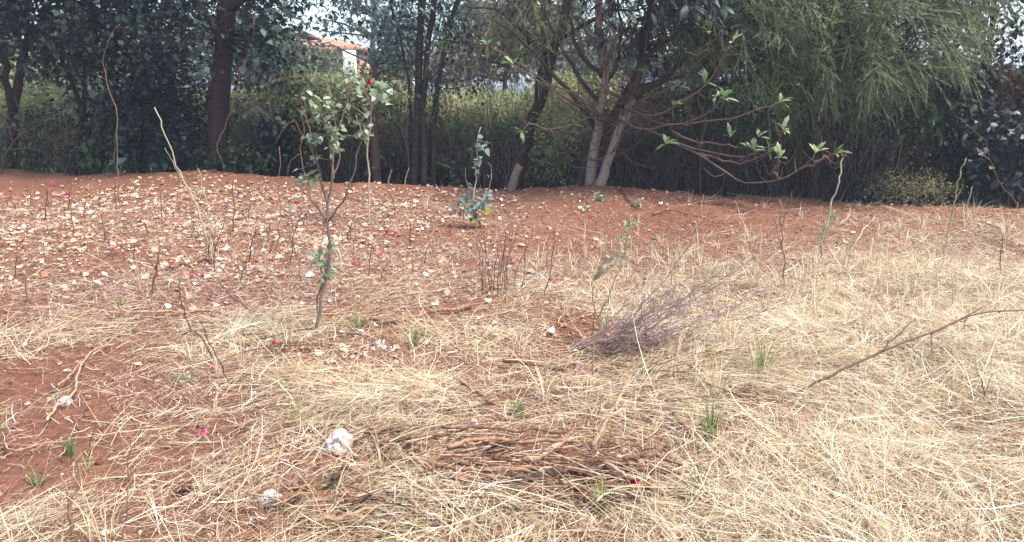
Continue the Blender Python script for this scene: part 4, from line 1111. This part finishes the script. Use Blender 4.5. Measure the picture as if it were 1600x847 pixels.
# ---- standing dry stalks and wands: (label, paths, width px, material, tone)
STALKS = [
 ('long wavy bare wand rising against the dark tree at left', [[(236, 404), (205, 355), (189, 320), (184, 255), (181, 170), (160, 100), (172, 62), (187, 38)]], 2.4, 'stem', .5),
 ('straight pale pole leaning left in front of the dark tree', [[(322, 372), (305, 320), (285, 275), (262, 220), (240, 168)], [(285, 278), (268, 250), (258, 232)]], 4.2, 'gstem', .9),
 ('pale branching weed stem just right of the leaning pole', [[(335, 428), (326, 350), (318, 300), (310, 262)], [(326, 350), (336, 330), (342, 290)], [(320, 312), (300, 290), (296, 270)], [(330, 390), (322, 370), (312, 335)]], 3.0, 'gstem', .7),
 ('thick rusty stub sticking up among pale leaves at left', [[(236, 462), (243, 425), (250, 388)], [(243, 420), (232, 405), (226, 398)]], 6, 'stem', .3),
 ('thin brown stalk on the leaf-strewn bank, far left', [[(114, 372), (112, 330), (111, 288)]], 2.4, 'stem', .3),
 ('short crooked twig stuck in the leaf litter left of the rusty stub', [[(178, 406), (172, 385), (165, 366)]], 2.6, 'stem', .3),
 ('short dark peg standing in soil near the left edge', [[(42, 474), (41, 450), (40, 430)]], 3.6, 'stem', .15),
 ('upright brown stalk in front of the thick trunk', [[(365, 362), (365, 320), (364, 278)]], 2.6, 'stem', .35),
 ('thin upright stalk left of the pale branching weed', [[(253, 340), (251, 310), (249, 285)]], 2.2, 'stem', .3),
 ('slim stalk right of the thick trunk on the bank', [[(389, 350), (390, 315), (391, 283)]], 2.2, 'stem', .5),
 ('dark forked twig rising right of the pale weed', [[(334, 430), (337, 385), (353, 345)], [(337, 385), (331, 365), (332, 340)]], 2.6, 'stem', .15),
 ('dark slanting twig left of the sapling, on the litter', [[(388, 408), (393, 385), (399, 358)]], 3.0, 'stem', .2),
 ('dark curved branch leaning out of the straw heap', [[(349, 580), (318, 535), (291, 490), (278, 466), (284, 444)]], 3.0, 'stem', .2),
 ('thin dark stick slanting beside the curved leaning branch', [[(360, 600), (340, 560), (313, 505)]], 3.2, 'stem', .15),
 ('brown stick propped above the straw heap, pointing left', [[(412, 500), (385, 480), (358, 458), (338, 434)]], 4.5, 'stem', .3),
 ('dark branching twig left of the sapling stem', [[(452, 414), (458, 375), (470, 330)], [(458, 375), (448, 350), (444, 325)], [(461, 360), (476, 345), (484, 320)]], 2.8, 'stem', .2),
 ('thin straight stalk far left of the sapling fork', [[(437, 400), (436, 350), (438, 228)]], 2.4, 'stem', .55),
 ('dark bare twig standing right of the sapling', [[(575, 432), (578, 405), (581, 380)], [(578, 405), (584, 392), (588, 380)]], 2.8, 'stem', .15),
 ('dark short twig in the soil left of the blue green shrub', [[(642, 388), (641, 365), (641, 342)]], 2.8, 'stem', .2),
 ('stubby brown peg below the blue green shrub', [[(676, 408), (676, 395), (677, 380)]], 3.6, 'stem', .3),
 ('green-tipped weed leaning right in the middle of the straw', [[(925, 592), (931, 520), (940, 485), (958, 450), (972, 405), (981, 345)], [(972, 405), (978, 390), (986, 378)], [(976, 375), (968, 362), (964, 352)]], 3.6, 'gstem', .35),
 ('thin upright stalk left of the green-tipped weed', [[(927, 536), (927, 490), (926, 440)]], 2.6, 'stem', .3),
 ('curved thin stalk above the straw in the centre', [[(849, 462), (858, 430), (865, 398), (865, 350)]], 2.4, 'stem', .3),
 ('orange brown stalk standing in the straw, centre right', [[(1226, 452), (1225, 410), (1222, 365), (1218, 310)], [(1224, 390), (1212, 350), (1200, 330)], [(1222, 350), (1232, 325), (1238, 300)]], 4.0, 'stem', .6),
 ('yellow green grass stalk with blades beside the seed-head stem', [[(1284, 410), (1285, 370), (1290, 345)], [(1285, 380), (1294, 360), (1300, 340)], [(1285, 385), (1278, 360), (1282, 335)]], 5.0, 'gstem', .6),
 ('tall thin green stalk leaning right by the wiry shrub', [[(1480, 370), (1490, 320), (1500, 275), (1508, 248)], [(1492, 310), (1500, 300), (1505, 288)]], 3.2, 'gstem', .5),
 ('short grey stalk right of the wiry shrub on the crest', [[(1510, 332), (1514, 310), (1520, 292)]], 3.0, 'gstem', .8),
 ('bleached forked grass stalk in the straw at right', [[(1474, 412), (1477, 385), (1482, 365)], [(1477, 390), (1486, 375), (1496, 366)], [(1476, 400), (1472, 380), (1470, 362)]], 3.6, 'stem', 1.0),
 ('long bleached straw stem curving up right of centre', [[(1318, 402), (1338, 375), (1352, 358), (1365, 338)]], 3.2, 'stem', 1.0),
 ('thin brown twig standing in straw at the right edge', [[(1563, 430), (1564, 400), (1566, 368)]], 2.6, 'stem', .3),
 ('dark bent twig standing in the straw at lower right', [[(1543, 635), (1536, 605), (1526, 580)], [(1537, 608), (1548, 590), (1560, 578)]], 2.6, 'stem', .15),
 ('thick orange brown forked stalk in the bottom left corner', [[(106, 850), (108, 815), (110, 788), (121, 765), (120, 725)], [(110, 790), (104, 765), (95, 742)]], 9, 'stem', .55),
 ('thin dark straight stem at lower left, right of the forked stalk', [[(195, 822), (199, 750), (204, 678)]], 3.6, 'stem', .25),
 ('twisted grey twig above bare soil at lower left', [[(196, 650), (180, 640), (166, 632)], [(180, 640), (186, 620), (180, 606)], [(168, 634), (160, 622), (158, 610)]], 2.4, 'stem', .35),
 ('small brown peg standing on bare soil at left', [[(66, 606), (67, 590), (67, 574)]], 3.8, 'stem', .6),
 ('thin dark stem curving out of litter at lower left', [[(142, 712), (141, 692), (150, 662)]], 2.6, 'stem', .25),
 ('pale forked dead weed near the left edge, on litter', [[(50, 506), (40, 482), (28, 455)], [(42, 485), (48, 465), (55, 450)], [(46, 498), (62, 492), (72, 486)]], 3.4, 'stem', .8),
 ('rough cut stump leaning on the crest by the dark forked trunk', [[(796, 300), (803, 280), (812, 258)]], 15, 'bark_l', .6),
 ('short brown stub on the crest right of the tall flowering stem', [[(606, 292), (608, 278), (612, 266)]], 4, 'stem', .75),
 ('thin pale twig standing right of the tall flowering stem', [[(628, 300), (634, 280), (638, 262)]], 2.4, 'stem', .8),
 ('dark twig standing in soil right of the twig thicket', [[(852, 418), (856, 395), (852, 372)]], 2.0, 'pstem', .5),
 ('thin stalk left of the orange brown stalk, in straw', [[(1050, 475), (1050, 445), (1050, 418)]], 2.6, 'pstem', .4),
 ('bleached grass stalk curving right of the seedling on the bank', [[(1078, 362), (1098, 340), (1100, 342)], [(1098, 341), (1096, 320), (1099, 305)]], 2.6, 'stem', .9),
 ('upright straw stem left of the fallen purple branch', [[(1047, 410), (1046, 385), (1046, 360)]], 2.6, 'stem', .9),
]
for lab, paths, w, mt, va in STALKS:
    lv = None
    if 'green-tipped' in lab:
        lv = {'mat': 'lf_sap', 'v0': .4, 'dv': .5, 'spots': [(983, 345, 7, 7, 11), (975, 402, 8, 7, 10), (965, 398, 5, 4, 9), (976, 370, 5, 4, 9)]}
    stem_thing('cut_stump' if 'stump' in lab else 'dry_stalk', lab, 'stump' if 'stump' in lab else ('weed' if 'weed' in lab else 'stalk'), paths, w, mt, va, rng.normal() * .08, None, lv, .85 if 'stump' in lab else .5)
stem_thing('dry_stalk', 'slender pale stalk with round seed head on the bank at right', 'stalk', [[(1290, 368), (1300, 320), (1310, 275), (1320, 242)]], 3.6, 'gstem', .85, 0, None, None, .7, bud=(1320, 242, 5, 'lf_brown'))

for i in range(46):
    u = 20 + 730 * rng.random(); v = 300 + 150 * rng.random() ** .8; hh = 18 + 34 * rng.random(); le = rng.normal() * 8
    q = [[(u, v), (u + le * .4, v - hh * .5), (u + le, v - hh)]]
    if i % 3 == 0: q.append([(u + le * .4, v - hh * .5), (u + le + rng.normal() * 9, v - hh * .8)])
    wh = ('high on the bank ' if v < 360 else 'midway up the slope ') + ('at the far left' if u < 200 else ('in front of the thick trunk' if u < 420 else ('close to the sapling' if u < 600 else 'by the blue green shrub')))
    fk = 'short forked dry twig' if i % 3 == 0 else 'short single dry twig'
    stem_thing('dry_stalk', fk + ' poking up ' + wh, 'stalk', q, 1.8 + rng.random(), 'stem', .1 + .6 * rng.random() ** 2, rng.normal() * .05, fk + 's ' + wh)
def vine(label, q, Y, w, mat, var, leaves=(), lm='lf_grey', twigs=(), lsz=9):
    P = wob(catmull(np.array([at(a, c, Y + e) for a, c, e in q]), 6 * len(q)), .010)
    P[0] = gz(P[0], -.02) if q[0][1] > 235 else P[0]
    b = P[0].copy(); t = thing('climbing_vine', label, 'vine', b)
    mb = MB(); tubes(mb, P, np.linspace(PXM(w, Y) / 3, PXM(w, Y) / 6, len(P)), 5, var * .75); put('stem', mb.mesh('stem', b, True), mat, t)
    for tw_ in twigs:
        p = wob(catmull(np.array([at(a, c, Y + e) for a, c, e in tw_]), 12), .006); p[0] = P[np.argmin(np.linalg.norm(P - p[0], axis=1))]
        mb = MB(); tubes(mb, p, np.linspace(PXM(w, Y) / 4, PXM(w, Y) / 7, len(p)), 4, var * .75); put('twig', mb.mesh('twig', b, True), mat, t)
    Ms_, Ts_ = [], []
    for a, c, n_ in leaves:
        for _ in range(n_):
            p = at(a + rng.normal() * 5, c + rng.normal() * 5, Y + rng.normal() * .04)
            Ms_.append(frames(norm(rng.normal(size=3) + np.array([0, -.2, -.5]))[None], np.array([[0, -.5, 1.]]))[0] * PXM(lsz, Y) * (.7 + .6 * rng.random())); Ts_.append(p)
    if Ms_: leaf_parts(t, b, HEART, 'heart', lm, np.array(Ms_), np.array(Ts_))
    return t
vine('pale vine dangling in front of the thick trunk, right side', [(350, 262, 0), (338, 225, 0), (355, 190, 0), (372, 130, -.1), (384, 95, -.1), (396, 50, 0), (398, -10, .2)], 11.9, 3, 'stem', .8, [(395, 85, 8), (405, 95, 5), (385, 120, 4)], twigs=[[(384, 100, -.1), (382, 140, -.1), (400, 165, -.1), (428, 188, -.1)], [(372, 140, -.1), (390, 160, -.1), (412, 175, -.1)], [(428, 188, -.1), (418, 150, 0), (425, 120, 0)]])
vine('grey leaf spray hanging on a thin twig right of the thick trunk', [(470, 60, .3), (455, 110, .1), (440, 150, 0), (425, 178, 0), (408, 180, 0)], 11.9, 2.5, 'stem', .6, [(408, 178, 5), (425, 185, 6), (435, 190, 5), (418, 165, 4)])
vine('bare arching stem in front of the ivy-like bush at right', [(1592, 322, 0), (1575, 300, 0), (1552, 270, 0), (1540, 225, -.1), (1520, 200, -.1), (1492, 182, -.1)], 9.9, 2.6, 'stem', .5, [(1552, 262, 2)], 'lf_mid', [[(1545, 250, 0), (1530, 235, 0), (1525, 228, 0)]])
vine('tangle of bare grey twigs at the far left edge', [(0, 250, 0), (30, 215, 0), (70, 190, 0), (120, 160, 0)], 12.2, 2.5, 'stem', .55, [(40, 220, 3), (85, 205, 3)], 'lf_mid', [[(20, 225, 0), (10, 190, 0), (-5, 150, 0)], [(40, 208, 0), (20, 200, 0), (-10, 195, 0)], [(60, 195, 0), (75, 175, 0), (95, 150, 0)], [(15, 235, 0), (45, 232, 0), (75, 240, 0)], [(30, 215, 0), (35, 180, 0), (20, 150, 0)]])
vine('pale branching stems rising between the trunk and the sapling', [(478, 282, 0), (470, 240, 0), (474, 205, 0), (470, 165, 0), (480, 140, 0)], 11.6, 3, 'stem', .75, [(480, 150, 4)], 'lf_light', [[(472, 215, 0), (460, 190, 0), (440, 205, 0), (430, 225, 0)], [(474, 195, 0), (490, 180, 0), (498, 160, 0)], [(470, 240, 0), (455, 250, 0), (448, 275, 0)]])
vine('broad grey green leaves climbing the thin black stems at left', [(182, 270, 0), (178, 230, 0), (186, 195, 0)], 12.2, 2.5, 'gstem', .5, [(180, 230, 8), (188, 245, 8), (176, 255, 6), (186, 212, 5)], 'lf_grey', lsz=13)
# ---- thicket of thin red-brown twigs in the middle
paths = [[(770, 462), (776, 400), (784, 350)]]
for i in range(17):
    u0 = 752 + rng.random() * 40; sp = rng.normal(0, 16) + (u0 - 772) * .7
    paths.append([(u0, 455 + rng.random() * 12), (u0 + sp * .4, 410), (u0 + sp, 335 + rng.random() * 50)])
paths += [[(800, 440), (815, 405), (836, 360)], [(812, 410), (822, 385), (824, 365)]]
g0 = G(770, 462); tb = np.array([g0[0], g0[1], h(g0[0], g0[1])])
t = thing('twig_clump', 'clump of thin upright red brown twigs in the middle ground', 'weed', tb)
for q in paths:
    dy = rng.normal() * .10
    P = np.array([at(a, c, tb[1] + dy + .04 * j * rng.normal()) for j, (a, c) in enumerate(q)]); P[0, 2] = h(P[0, 0], P[0, 1]) - .02
    P = wob(catmull(P, 9), .008); mb = MB(); tubes(mb, P, np.linspace(.0036, .0014, 9), 5, .15 + .4 * rng.random())
    put('stem', mb.mesh('stem', tb, True), 'stem', t)

# ---- fallen purple-brown brushy branch
g0 = G(890, 568); tb = np.array([g0[0], g0[1], h(g0[0], g0[1])])
t = thing('fallen_branch', 'fallen purplish dead branch fanning out in fine twigs over the straw', 'branch', tb)
for i in range(34):
    ue = 990 + 240 * rng.random(); ve = 365 + 190 * rng.random() + (ue - 1010) * -.10
    us = 890 + rng.random() * 120; vs = 562 - (us - 890) * .10
    A = G(us, vs); A[2] += .04 + rng.random() * .04
    Bp = at(ue, ve, A[1] + .45 * (rng.random() - .3)); Bp[2] = max(Bp[2], h(Bp[0], Bp[1]) + .05)
    Bp[2] += .05
    mid = (A + Bp) / 2 + np.array([0, 0, -.01]) + rng.normal(size=3) * .03
    P = wob(catmull([A, mid, Bp], 12), .010)
    mb = MB(); tubes(mb, P, np.linspace(.0036, .0013, 12), 5, .45 + .5 * rng.random())
    for j in range(12):
        p0 = P[rng.integers(3, 12)]; d = norm(norm(Bp - A) + .7 * rng.normal(size=3) + np.array([0, 0, .2])); Ln = .05 + .16 * rng.random()
        tubes(mb, catmull([p0, p0 + d * Ln * .5 + rng.normal(size=3) * .01, p0 + d * Ln], 5), np.linspace(.0018, .0008, 5), 3, .45 + .5 * rng.random())
    put('twig', mb.mesh('twig', tb, True), 'pstem', t)
# ---- dead branch slanting over the straw on the right
g0 = G(1222, 626); tb = np.array([g0[0], g0[1], h(g0[0], g0[1])])
t = thing('fallen_branch', 'long dead grey branch slanting over the straw at right', 'branch', tb)
for q, w in [([(1222, 626, 0), (1300, 585, .05), (1375, 550, .15), (1450, 522, .3), (1530, 490, .5), (1610, 484, .6)], 5), ([(1455, 522, .3), (1490, 505, .35), (1540, 478, .45)], 3), ([(1500, 503, .4), (1512, 498, .42), (1500, 516, .3)], 2.2),
             ([(1455, 522, .3), (1456, 540, .25), (1457, 552, .2)], 2.2), ([(1380, 548, .15), (1400, 525, .2), (1432, 500, .25)], 3), ([(1560, 489, .55), (1575, 480, .6)], 2), ([(1415, 537, .2), (1430, 548, .15), (1445, 562, .1)], 2)]:
    P = np.array([at(a, c, tb[1] + e) for a, c, e in q]); P = wob(catmull(P, 5 * len(q)), .004)
    if w == 5: P[0] = tb + np.array([0, 0, .01])
    P[:, 2] = np.maximum(P[:, 2], h(P[:, 0], P[:, 1]) + .012)
    mb = MB(); tubes(mb, P, np.linspace(PXM(w, tb[1]) / 2, PXM(w, tb[1]) / 4, len(P)), 7, .22)
    put('stem' if w == 5 else 'twig', mb.mesh('stem', tb, True), 'stem', t)

# ---- sticks on the ground: (label, pixel polyline, width px, tone, lift)
STICKS = [
 ('pale stick lying flat across the soil left of the straw heap', [(188, 490), (255, 494), (322, 491)], 5, .9, .012),
 ('long brown stick lying right of the sapling base', [(545, 508), (600, 507), (660, 500), (735, 484)], 7, .6, .015),
 ('dark stick lying left of the sapling base', [(300, 512), (370, 508), (440, 502), (490, 512)], 5, .25, .02),
 ('brown stick under the sapling, along the straw heap', [(330, 548), (400, 548), (470, 545)], 6, .45, .02),
 ('dry stem crossing in front of the sapling base', [(440, 500), (500, 504), (560, 500)], 5, .75, .03),
 ('curved grey branch lying on pale leaves at left', [(268, 424), (300, 416), (340, 412)], 7, .5, .012),
 ('pale curved root lying on bare soil at left', [(75, 668), (90, 645), (115, 625), (122, 600), (132, 574), (150, 556), (180, 545)], 5, 1.0, .012),
 ('pale side shoot of dead root pointing to the bare soil', [(92, 612), (112, 595), (130, 573)], 4, .95, .012),
 ('long thin bleached stem lying in the lower left', [(8, 702), (28, 714), (90, 703), (165, 690), (240, 676)], 4, .95, .01),
 ('straight bleached straw stem on the bare soil at left', [(10, 583), (45, 585), (82, 585)], 3, .85, .006),
 ('short thick brown stick in the soil near the centre', [(786, 575), (830, 581), (882, 590)], 8, .5, .015),
 ('thin orange stick beside the short thick one at centre', [(800, 566), (825, 564), (845, 563)], 5, .65, .015),
 ('pale barked stick slanting up from the woodpile', [(925, 710), (945, 680), (960, 645), (985, 602)], 7, .9, .015),
 ('brown split stick at the back of the woodpile', [(585, 712), (640, 700), (715, 690)], 9, .4, .02),
 ('long tan branch along the back of the woodpile', [(700, 720), (770, 706), (830, 712), (905, 712)], 8, .75, .035),
 ('thin grey branch across the top of the woodpile', [(690, 690), (760, 692), (830, 692), (890, 702)], 6, .5, .045),
 ('long light brown pole through the middle of the woodpile', [(600, 730), (690, 745), (770, 752), (830, 755)], 10, .7, .02),
 ('thick dark root at the heart of the woodpile', [(800, 768), (850, 762), (885, 755), (920, 742)], 15, .12, .02),
 ('dark crooked branch on the right of the woodpile', [(900, 755), (950, 745), (1000, 752), (1060, 756)], 9, .25, .02),
 ('grey brown branch right end of the woodpile', [(975, 738), (1010, 732), (1065, 745)], 8, .3, .03),
 ('bleached stem slanting out of the woodpile to lower right', [(945, 750), (985, 770), (1040, 798)], 7, .98, .05),
 ('slim brown branch crossing the woodpile diagonally', [(830, 752), (875, 725), (900, 690)], 5, .7, .06),
 ('short dark branch in front of the white stone', [(522, 768), (535, 752), (550, 747)], 10, .25, .02),
 ('brown stick at the front left of the woodpile', [(540, 798), (590, 795), (625, 785)], 9, .4, .02),
 ('pale weathered stick below the front brown stick', [(490, 832), (540, 825), (590, 808)], 8, .85, .02),
 ('thin dark branch along the lower edge of the woodpile', [(870, 775), (930, 790), (1010, 800)], 6, .2, .03),
 ('grey twig lying behind the woodpile at centre', [(720, 610), (750, 630), (770, 645)], 6, .4, .02),
 ('orange brown stick among the straw right of the woodpile', [(1050, 655), (1070, 680), (1085, 703)], 7, .6, .02),
 ('dark stick lying on straw heap far end', [(700, 655), (735, 652), (770, 643)], 5, .15, .02),
 ('thin reddish stick lying at centre right in the straw', [(1240, 545), (1300, 528), (1370, 505), (1410, 492)], 4, .4, .05),
 ('thin brown twig at the bottom centre', [(805, 808), (860, 822), (905, 828)], 5, .3, .015),
 ('crooked pale twig at lower left, near pink petal', [(330, 640), (365, 632), (395, 624)], 5, .8, .02),
 ('long bleached stem lying below the straw heap', [(330, 600), (400, 596), (470, 606)], 4, .9, .02),
 ('short broken stick at bottom left of centre', [(440, 800), (470, 785), (482, 778)], 8, .5, .02),
 ('thin dark twig lying right of the blue green shrub', [(970, 300), (980, 312), (990, 322)], 3, .2, .01),
 ('brown stick lying on the red bank at right', [(1020, 338), (1035, 334), (1075, 337)], 3.5, .5, .01),
]
for lab, q, w, va, lift in STICKS:
    P = np.array([G(a, c) for a, c in q])
    r = PXM(w, P[:, 1].mean()) / 2 * (1.05 if w > 5 else .8)
    P = catmull(P, 6 * len(q)); P[:, 2] = h(P[:, 0], P[:, 1]) + r * .7 + lift + (.02 if P[:, 1].mean() < 4.2 else .008)
    P = wob(P, .002 + .22 * r)
    P[:, 2] = np.maximum(P[:, 2], h(P[:, 0], P[:, 1]) + r * .5)
    c = P.mean(0); k = len(P)
    R = r * np.linspace(1.05, .75, k) * (1 + .3 * (rng.random(k) - .5))
    mb = MB(); tubes(mb, P, R, 8, va * .7)
    tag(put('fallen_stick', mb.mesh('fallen_stick', c, True), 'stick', None, c), lab, 'stick')
# unnamed thin dead stems tangled in the heaps
mb = MB()
for (u, v, ru, rv, n_) in [(400, 530, 90, 22, 60), (830, 740, 220, 35, 110), (620, 800, 150, 30, 40), (950, 780, 120, 30, 40), (650, 690, 90, 20, 30), (1100, 600, 120, 40, 40)]:
    for i in range(n_):
        g = G(u + rng.normal() * ru * .6, min(840, v + rng.normal() * rv * .6)); a = rng.normal(0, .55); L_ = .10 + .28 * rng.random()
        P = np.array([[g[0] + math.cos(a) * L_ * s_, g[1] + math.sin(a) * L_ * s_ + .02 * math.sin(s_ * 5 + i), 0] for s_ in (-.5, -.2, .15, .5)])
        P[:, 2] = h(P[:, 0], P[:, 1]) + .01 + rng.random() * .05 + np.array([0, .008, .01, .0])
        tubes(mb, catmull(P, 7), np.linspace(.0045, .0022, 7) * (.6 + .8 * rng.random()), 5, rng.random())
o = kind(put('dead_stems', mb.mesh('dead_stems'), 'stick'), 'stuff'); tag(o, 'tangle of thin dead stems in the straw heaps', 'twigs')

# ---- stones
def stone(label, u, v, w, hh, seed, flat=1.0, yaw=0.0):
    g = G(u, v + hh * .35); Y0 = g[1]
    a = PXM(w, Y0) / 2; c = PXM(hh, Y0) / 2
    V, T = ICO
    for _ in range(3):
        d = {}; V = list(V); T2 = []
        def mid(i, j):
            key = (min(i, j), max(i, j))
            if key not in d:
                V.append(norm((np.asarray(V[i]) + np.asarray(V[j]))[None])[0]); d[key] = len(V) - 1
            return d[key]
        for x_, y_, z_ in T:
            p, q, r = mid(x_, y_), mid(y_, z_), mid(z_, x_)
            T2 += [[x_, p, r], [y_, q, p], [z_, r, q], [p, q, r]]
        T = np.array(T2); V = np.array(V)
    f = 1 + .62 * (vnoise(V[:, 0] * 1.6 + seed * 7, V[:, 1] * 1.6 + V[:, 2] * 1.3, seed) - .5) + .26 * (vnoise(V[:, 0] * 4 + V[:, 2] * 3, V[:, 1] * 4 + seed, seed + 9) - .5) + .07 * (vnoise(V[:, 0] * 11, V[:, 1] * 11 + V[:, 2] * 9, seed + 5) - .5)
    V = V * f[:, None]
    V = np.sign(V) * np.abs(V) ** .88
    V = V * np.array([a, a * .8, c * 1.1]); V[:, 2] += V[:, 0] * .25
    cy, sy = math.cos(yaw), math.sin(yaw)
    V = V @ np.array([[cy, sy, 0], [-sy, cy, 0], [0, 0, 1]])
    b = np.array([g[0], Y0, h(g[0], Y0)])
    V[:, 2] += c * .5
    o = put('stone', make_mesh('stone', V, T, None, None, True), 'stone', None, b)
    return tag(o, label, 'stone')
stone('large chalky white stone lying in the straw, left of the woodpile', 529, 688, 46, 40, 3, yaw=.2)
stone('flat white stone at lower left, below the large white stone', 420, 778, 40, 24, 4)
stone('white stone on the bare soil beside the pale curved root', 101, 627, 26, 18, 5)
stone('small brown-grey stone in the litter at lower left', 286, 762, 28, 22, 8).data.materials[0] = M['clod']
stone('small white stone behind the woodpile, in the straw', 738, 662, 17, 20, 6)
for i, (u, v, w, lab) in enumerate([(568, 553, 11, 'small white pebble leftmost in front of the green grass tuft'), (589, 536, 14, 'oval white pebble by the sapling, topmost of its cluster'), (598, 543, 12, 'white pebble touching the green grass tuft'),
                                    (582, 545, 10, 'small cream pebble in the middle of the pebble cluster'), (612, 545, 11, 'rightmost white pebble by the green grass tuft'), (394, 616, 13, 'pale pebble on bare soil below the straw heap')]):
    stone(lab, u, v, w, w * .7, 20 + i)

# ---- pink and red petals fallen on the ground
PET = [(82, 290, 9, 'magenta petal on the bank under the rusty dead bush'), (105, 308, 10, 'pink petal beside the thin stalk at far left'), (17, 311, 8, 'pink petal nearest the left edge on the bank'), (131, 338, 9, 'pale pink petal below the thin stalk at far left'),
       (285, 354, 10, 'crimson petal left of the pale branching weed'), (234, 306, 9, 'salmon petal under the leaning pole'), (177, 393, 9, 'pink petal by the short crooked twig'), (247, 436, 9, 'red petal beside the rusty stub'), (300, 435, 9, 'mauve petal right of the rusty stub'),
       (316, 434, 9, 'pink petal right of the mauve one'), (354, 325, 10, 'pale pink petal in front of the thick trunk'), (463, 321, 10, 'crimson petal left of the sapling fork'), (428, 320, 9, 'red petal between the trunk and the sapling'), (390, 423, 9, 'salmon petal left of the sapling stem'),
       (617, 368, 8, 'scarlet petal in front of the slim trunks'), (605, 366, 8, 'orange red petal beside the scarlet one'), (595, 401, 9, 'pink petal right of the sapling, by a dark twig'), (553, 416, 9, 'mauve petal near the sapling stem'), (643, 418, 9, 'violet petal below the dark short twig'),
       (428, 413, 10, 'rose petal left of the sapling, near pebbles'), (841, 418, 9, 'salmon petal right of the twig clump'), (868, 444, 9, 'orange petal by the curved thin stalk'), (318, 691, 14, 'bright magenta petal on litter at lower left'), (524, 615, 14, 'magenta petal half hidden in the straw above the white stone'),
       (429, 547, 11, 'red petal at the right end of the straw heap'), (336, 586, 13, 'orange pink petal below the straw heap'), (989, 772, 22, 'crumpled crimson petal lying in front of the woodpile'), (905, 590, 13, 'salmon petal by the short thick stick')]
for i, (u, v, w, lab) in enumerate(PET):
    g = G(u, v); L_ = PXM(w, g[1]) * 1.45
    mb = MB(); m_ = 3
    for j in range(m_):
        d = np.array([[math.cos(j * 2.1 + i), math.sin(j * 2.1 + i), .35 + .3 * rng.random()]])
        inst(mb, CURLS[(i + j) % 2], frames(d, np.array([[0, -.2, 1.]]) + .5 * rng.normal(size=(1, 3))) * L_ * .7, np.array([[0, 0, .014 + .025 * (v > 520)]]), np.array([.1 + .2 * (i * 7 % 4)]))
    tone_ = 1 if 'pale' in lab or 'salmon' in lab else (.0 if 'crimson' in lab or 'red' in lab or 'scarlet' in lab else .45)
    mb.A = [np.full(len(a_), tone_) for a_ in mb.A]
    tag(put('petal', mb.mesh('petal', (0, 0, 0), True), 'petal', None, (g[0], g[1], h(g[0], g[1]) + .006)), lab, 'petal', 'petals fallen on the ground')

# ---- green tufts and seedlings
for u, v, hg, n_, lab in [(648, 542, .16, 60, 'green grass tuft right of the white pebbles'), (560, 514, .18, 30, 'thin green grass tuft behind the lying brown stick'), (812, 650, .12, 60, 'low green tuft behind the woodpile'), (1110, 690, .26, 60, 'tall yellow green tuft right of the woodpile'),
                          (1090, 770, .16, 60, 'green tuft at the lower right of the woodpile'), (60, 760, .10, 30, 'small green tuft on bare soil at lower left'), (110, 712, .10, 40, 'green shoots above the forked orange stalk'), (1015, 590, .13, 40, 'bluish green tuft under the purple branch'), (190, 480, .10, 30, 'small green tuft above the pale lying stick'),
                          (1190, 590, .30, 50, 'tall green and straw tuft right of the purple branch'), (940, 800, .15, 50, 'green tuft at the bottom centre'), (520, 760, .10, 30, 'green shoots below the large white stone')]:
    g = G(u, v); mb = MB(); tuft_blades(mb, g[0], g[1], n_, hg, .05, .0, .75, .0026, .55)
    b = np.array([g[0], g[1], h(g[0], g[1])])
    tag(put('grass_tuft', mb.mesh('grass_tuft', b), 'ggrass', None, b), lab, 'grass tuft')
for u, v, w, mt, lab in [(915, 328, 10, 'lf_sap', 'tiny green seedling on the bank below the multi-stemmed tree'), (936, 313, 14, 'lf_sap', 'grey green seedling at the foot of the multi-stemmed tree'), (992, 322, 13, 'lf_sap', 'flat seedling on the bank right of the multi-stemmed tree'), (296, 596, 20, 'lf_sap', 'grey green weed on bare soil at left'),
                         (545, 297, 10, 'lf_mid', 'dark seedling on the crest right of the sapling'), (1025, 375, 10, 'lf_grey', 'small seedling above the straw, right of the green-tipped weed'), (160, 320, 9, 'lf_sap', 'small seedling among the leaves at left'), (595, 330, 9, 'lf_sap', 'little weed on the bank beside the tall flowering stem'), (1300, 345, 16, 'lf_sap', 'green weed at the foot of the seed-head stalk')]:
    g = G(u, v); b = np.array([g[0], g[1], h(g[0], g[1])]); t = thing('seedling', lab, 'seedling', b)
    hh = PXM(w, g[1]) * .8; Ms_, Ts_ = [], []
    mb = MB()
    for j in range(4):
        tip = b + np.array([rng.normal() * hh * .5, rng.normal() * hh * .5, hh * (.5 + .5 * rng.random())])
        tubes(mb, catmull([b - np.array([0, 0, .01]), (b + tip) / 2 + rng.normal(size=3) * .004, tip], 5), np.linspace(.0025, .0012, 5), 4, .4)
        for m_ in range(4):
            p = b + (tip - b) * (.4 + .6 * rng.random()); Ms_.append(frames(norm(rng.normal(size=3) + np.array([0, 0, .3]))[None], np.array([[0, -.3, 1.]]))[0] * hh * (.4 + .4 * rng.random())); Ts_.append(p)
    put('stem', mb.mesh('stem', b), 'gstem', t)
    leaf_parts(t, b, OVATE, 'ovate', mt, np.array(Ms_), np.array(Ts_))

# ------------------------------------------------------------------ added bluish haze volume, lifts the dark background like a lens veil
hm = bpy.data.materials.new('haze'); hm.use_nodes = True
ht = hm.node_tree
ht.nodes.remove(ht.nodes['Principled BSDF'])
pv = ht.nodes.new('ShaderNodeVolumePrincipled')
pv.inputs['Color'].default_value = (.80, .88, 1.0, 1); pv.inputs['Density'].default_value = .0024; pv.inputs['Anisotropy'].default_value = .2
ht.links.new(pv.outputs[0], ht.nodes['Material Output'].inputs['Volume'])
mb = MB(); box(mb, -1500, 1500, -1500, 1500, -1.5, 13)
me = mb.mesh('haze'); me.materials.append(hm)
o = kind(put('haze', me, None), 'stuff'); tag(o, 'added bluish haze veil lifting the dark background', 'haze')
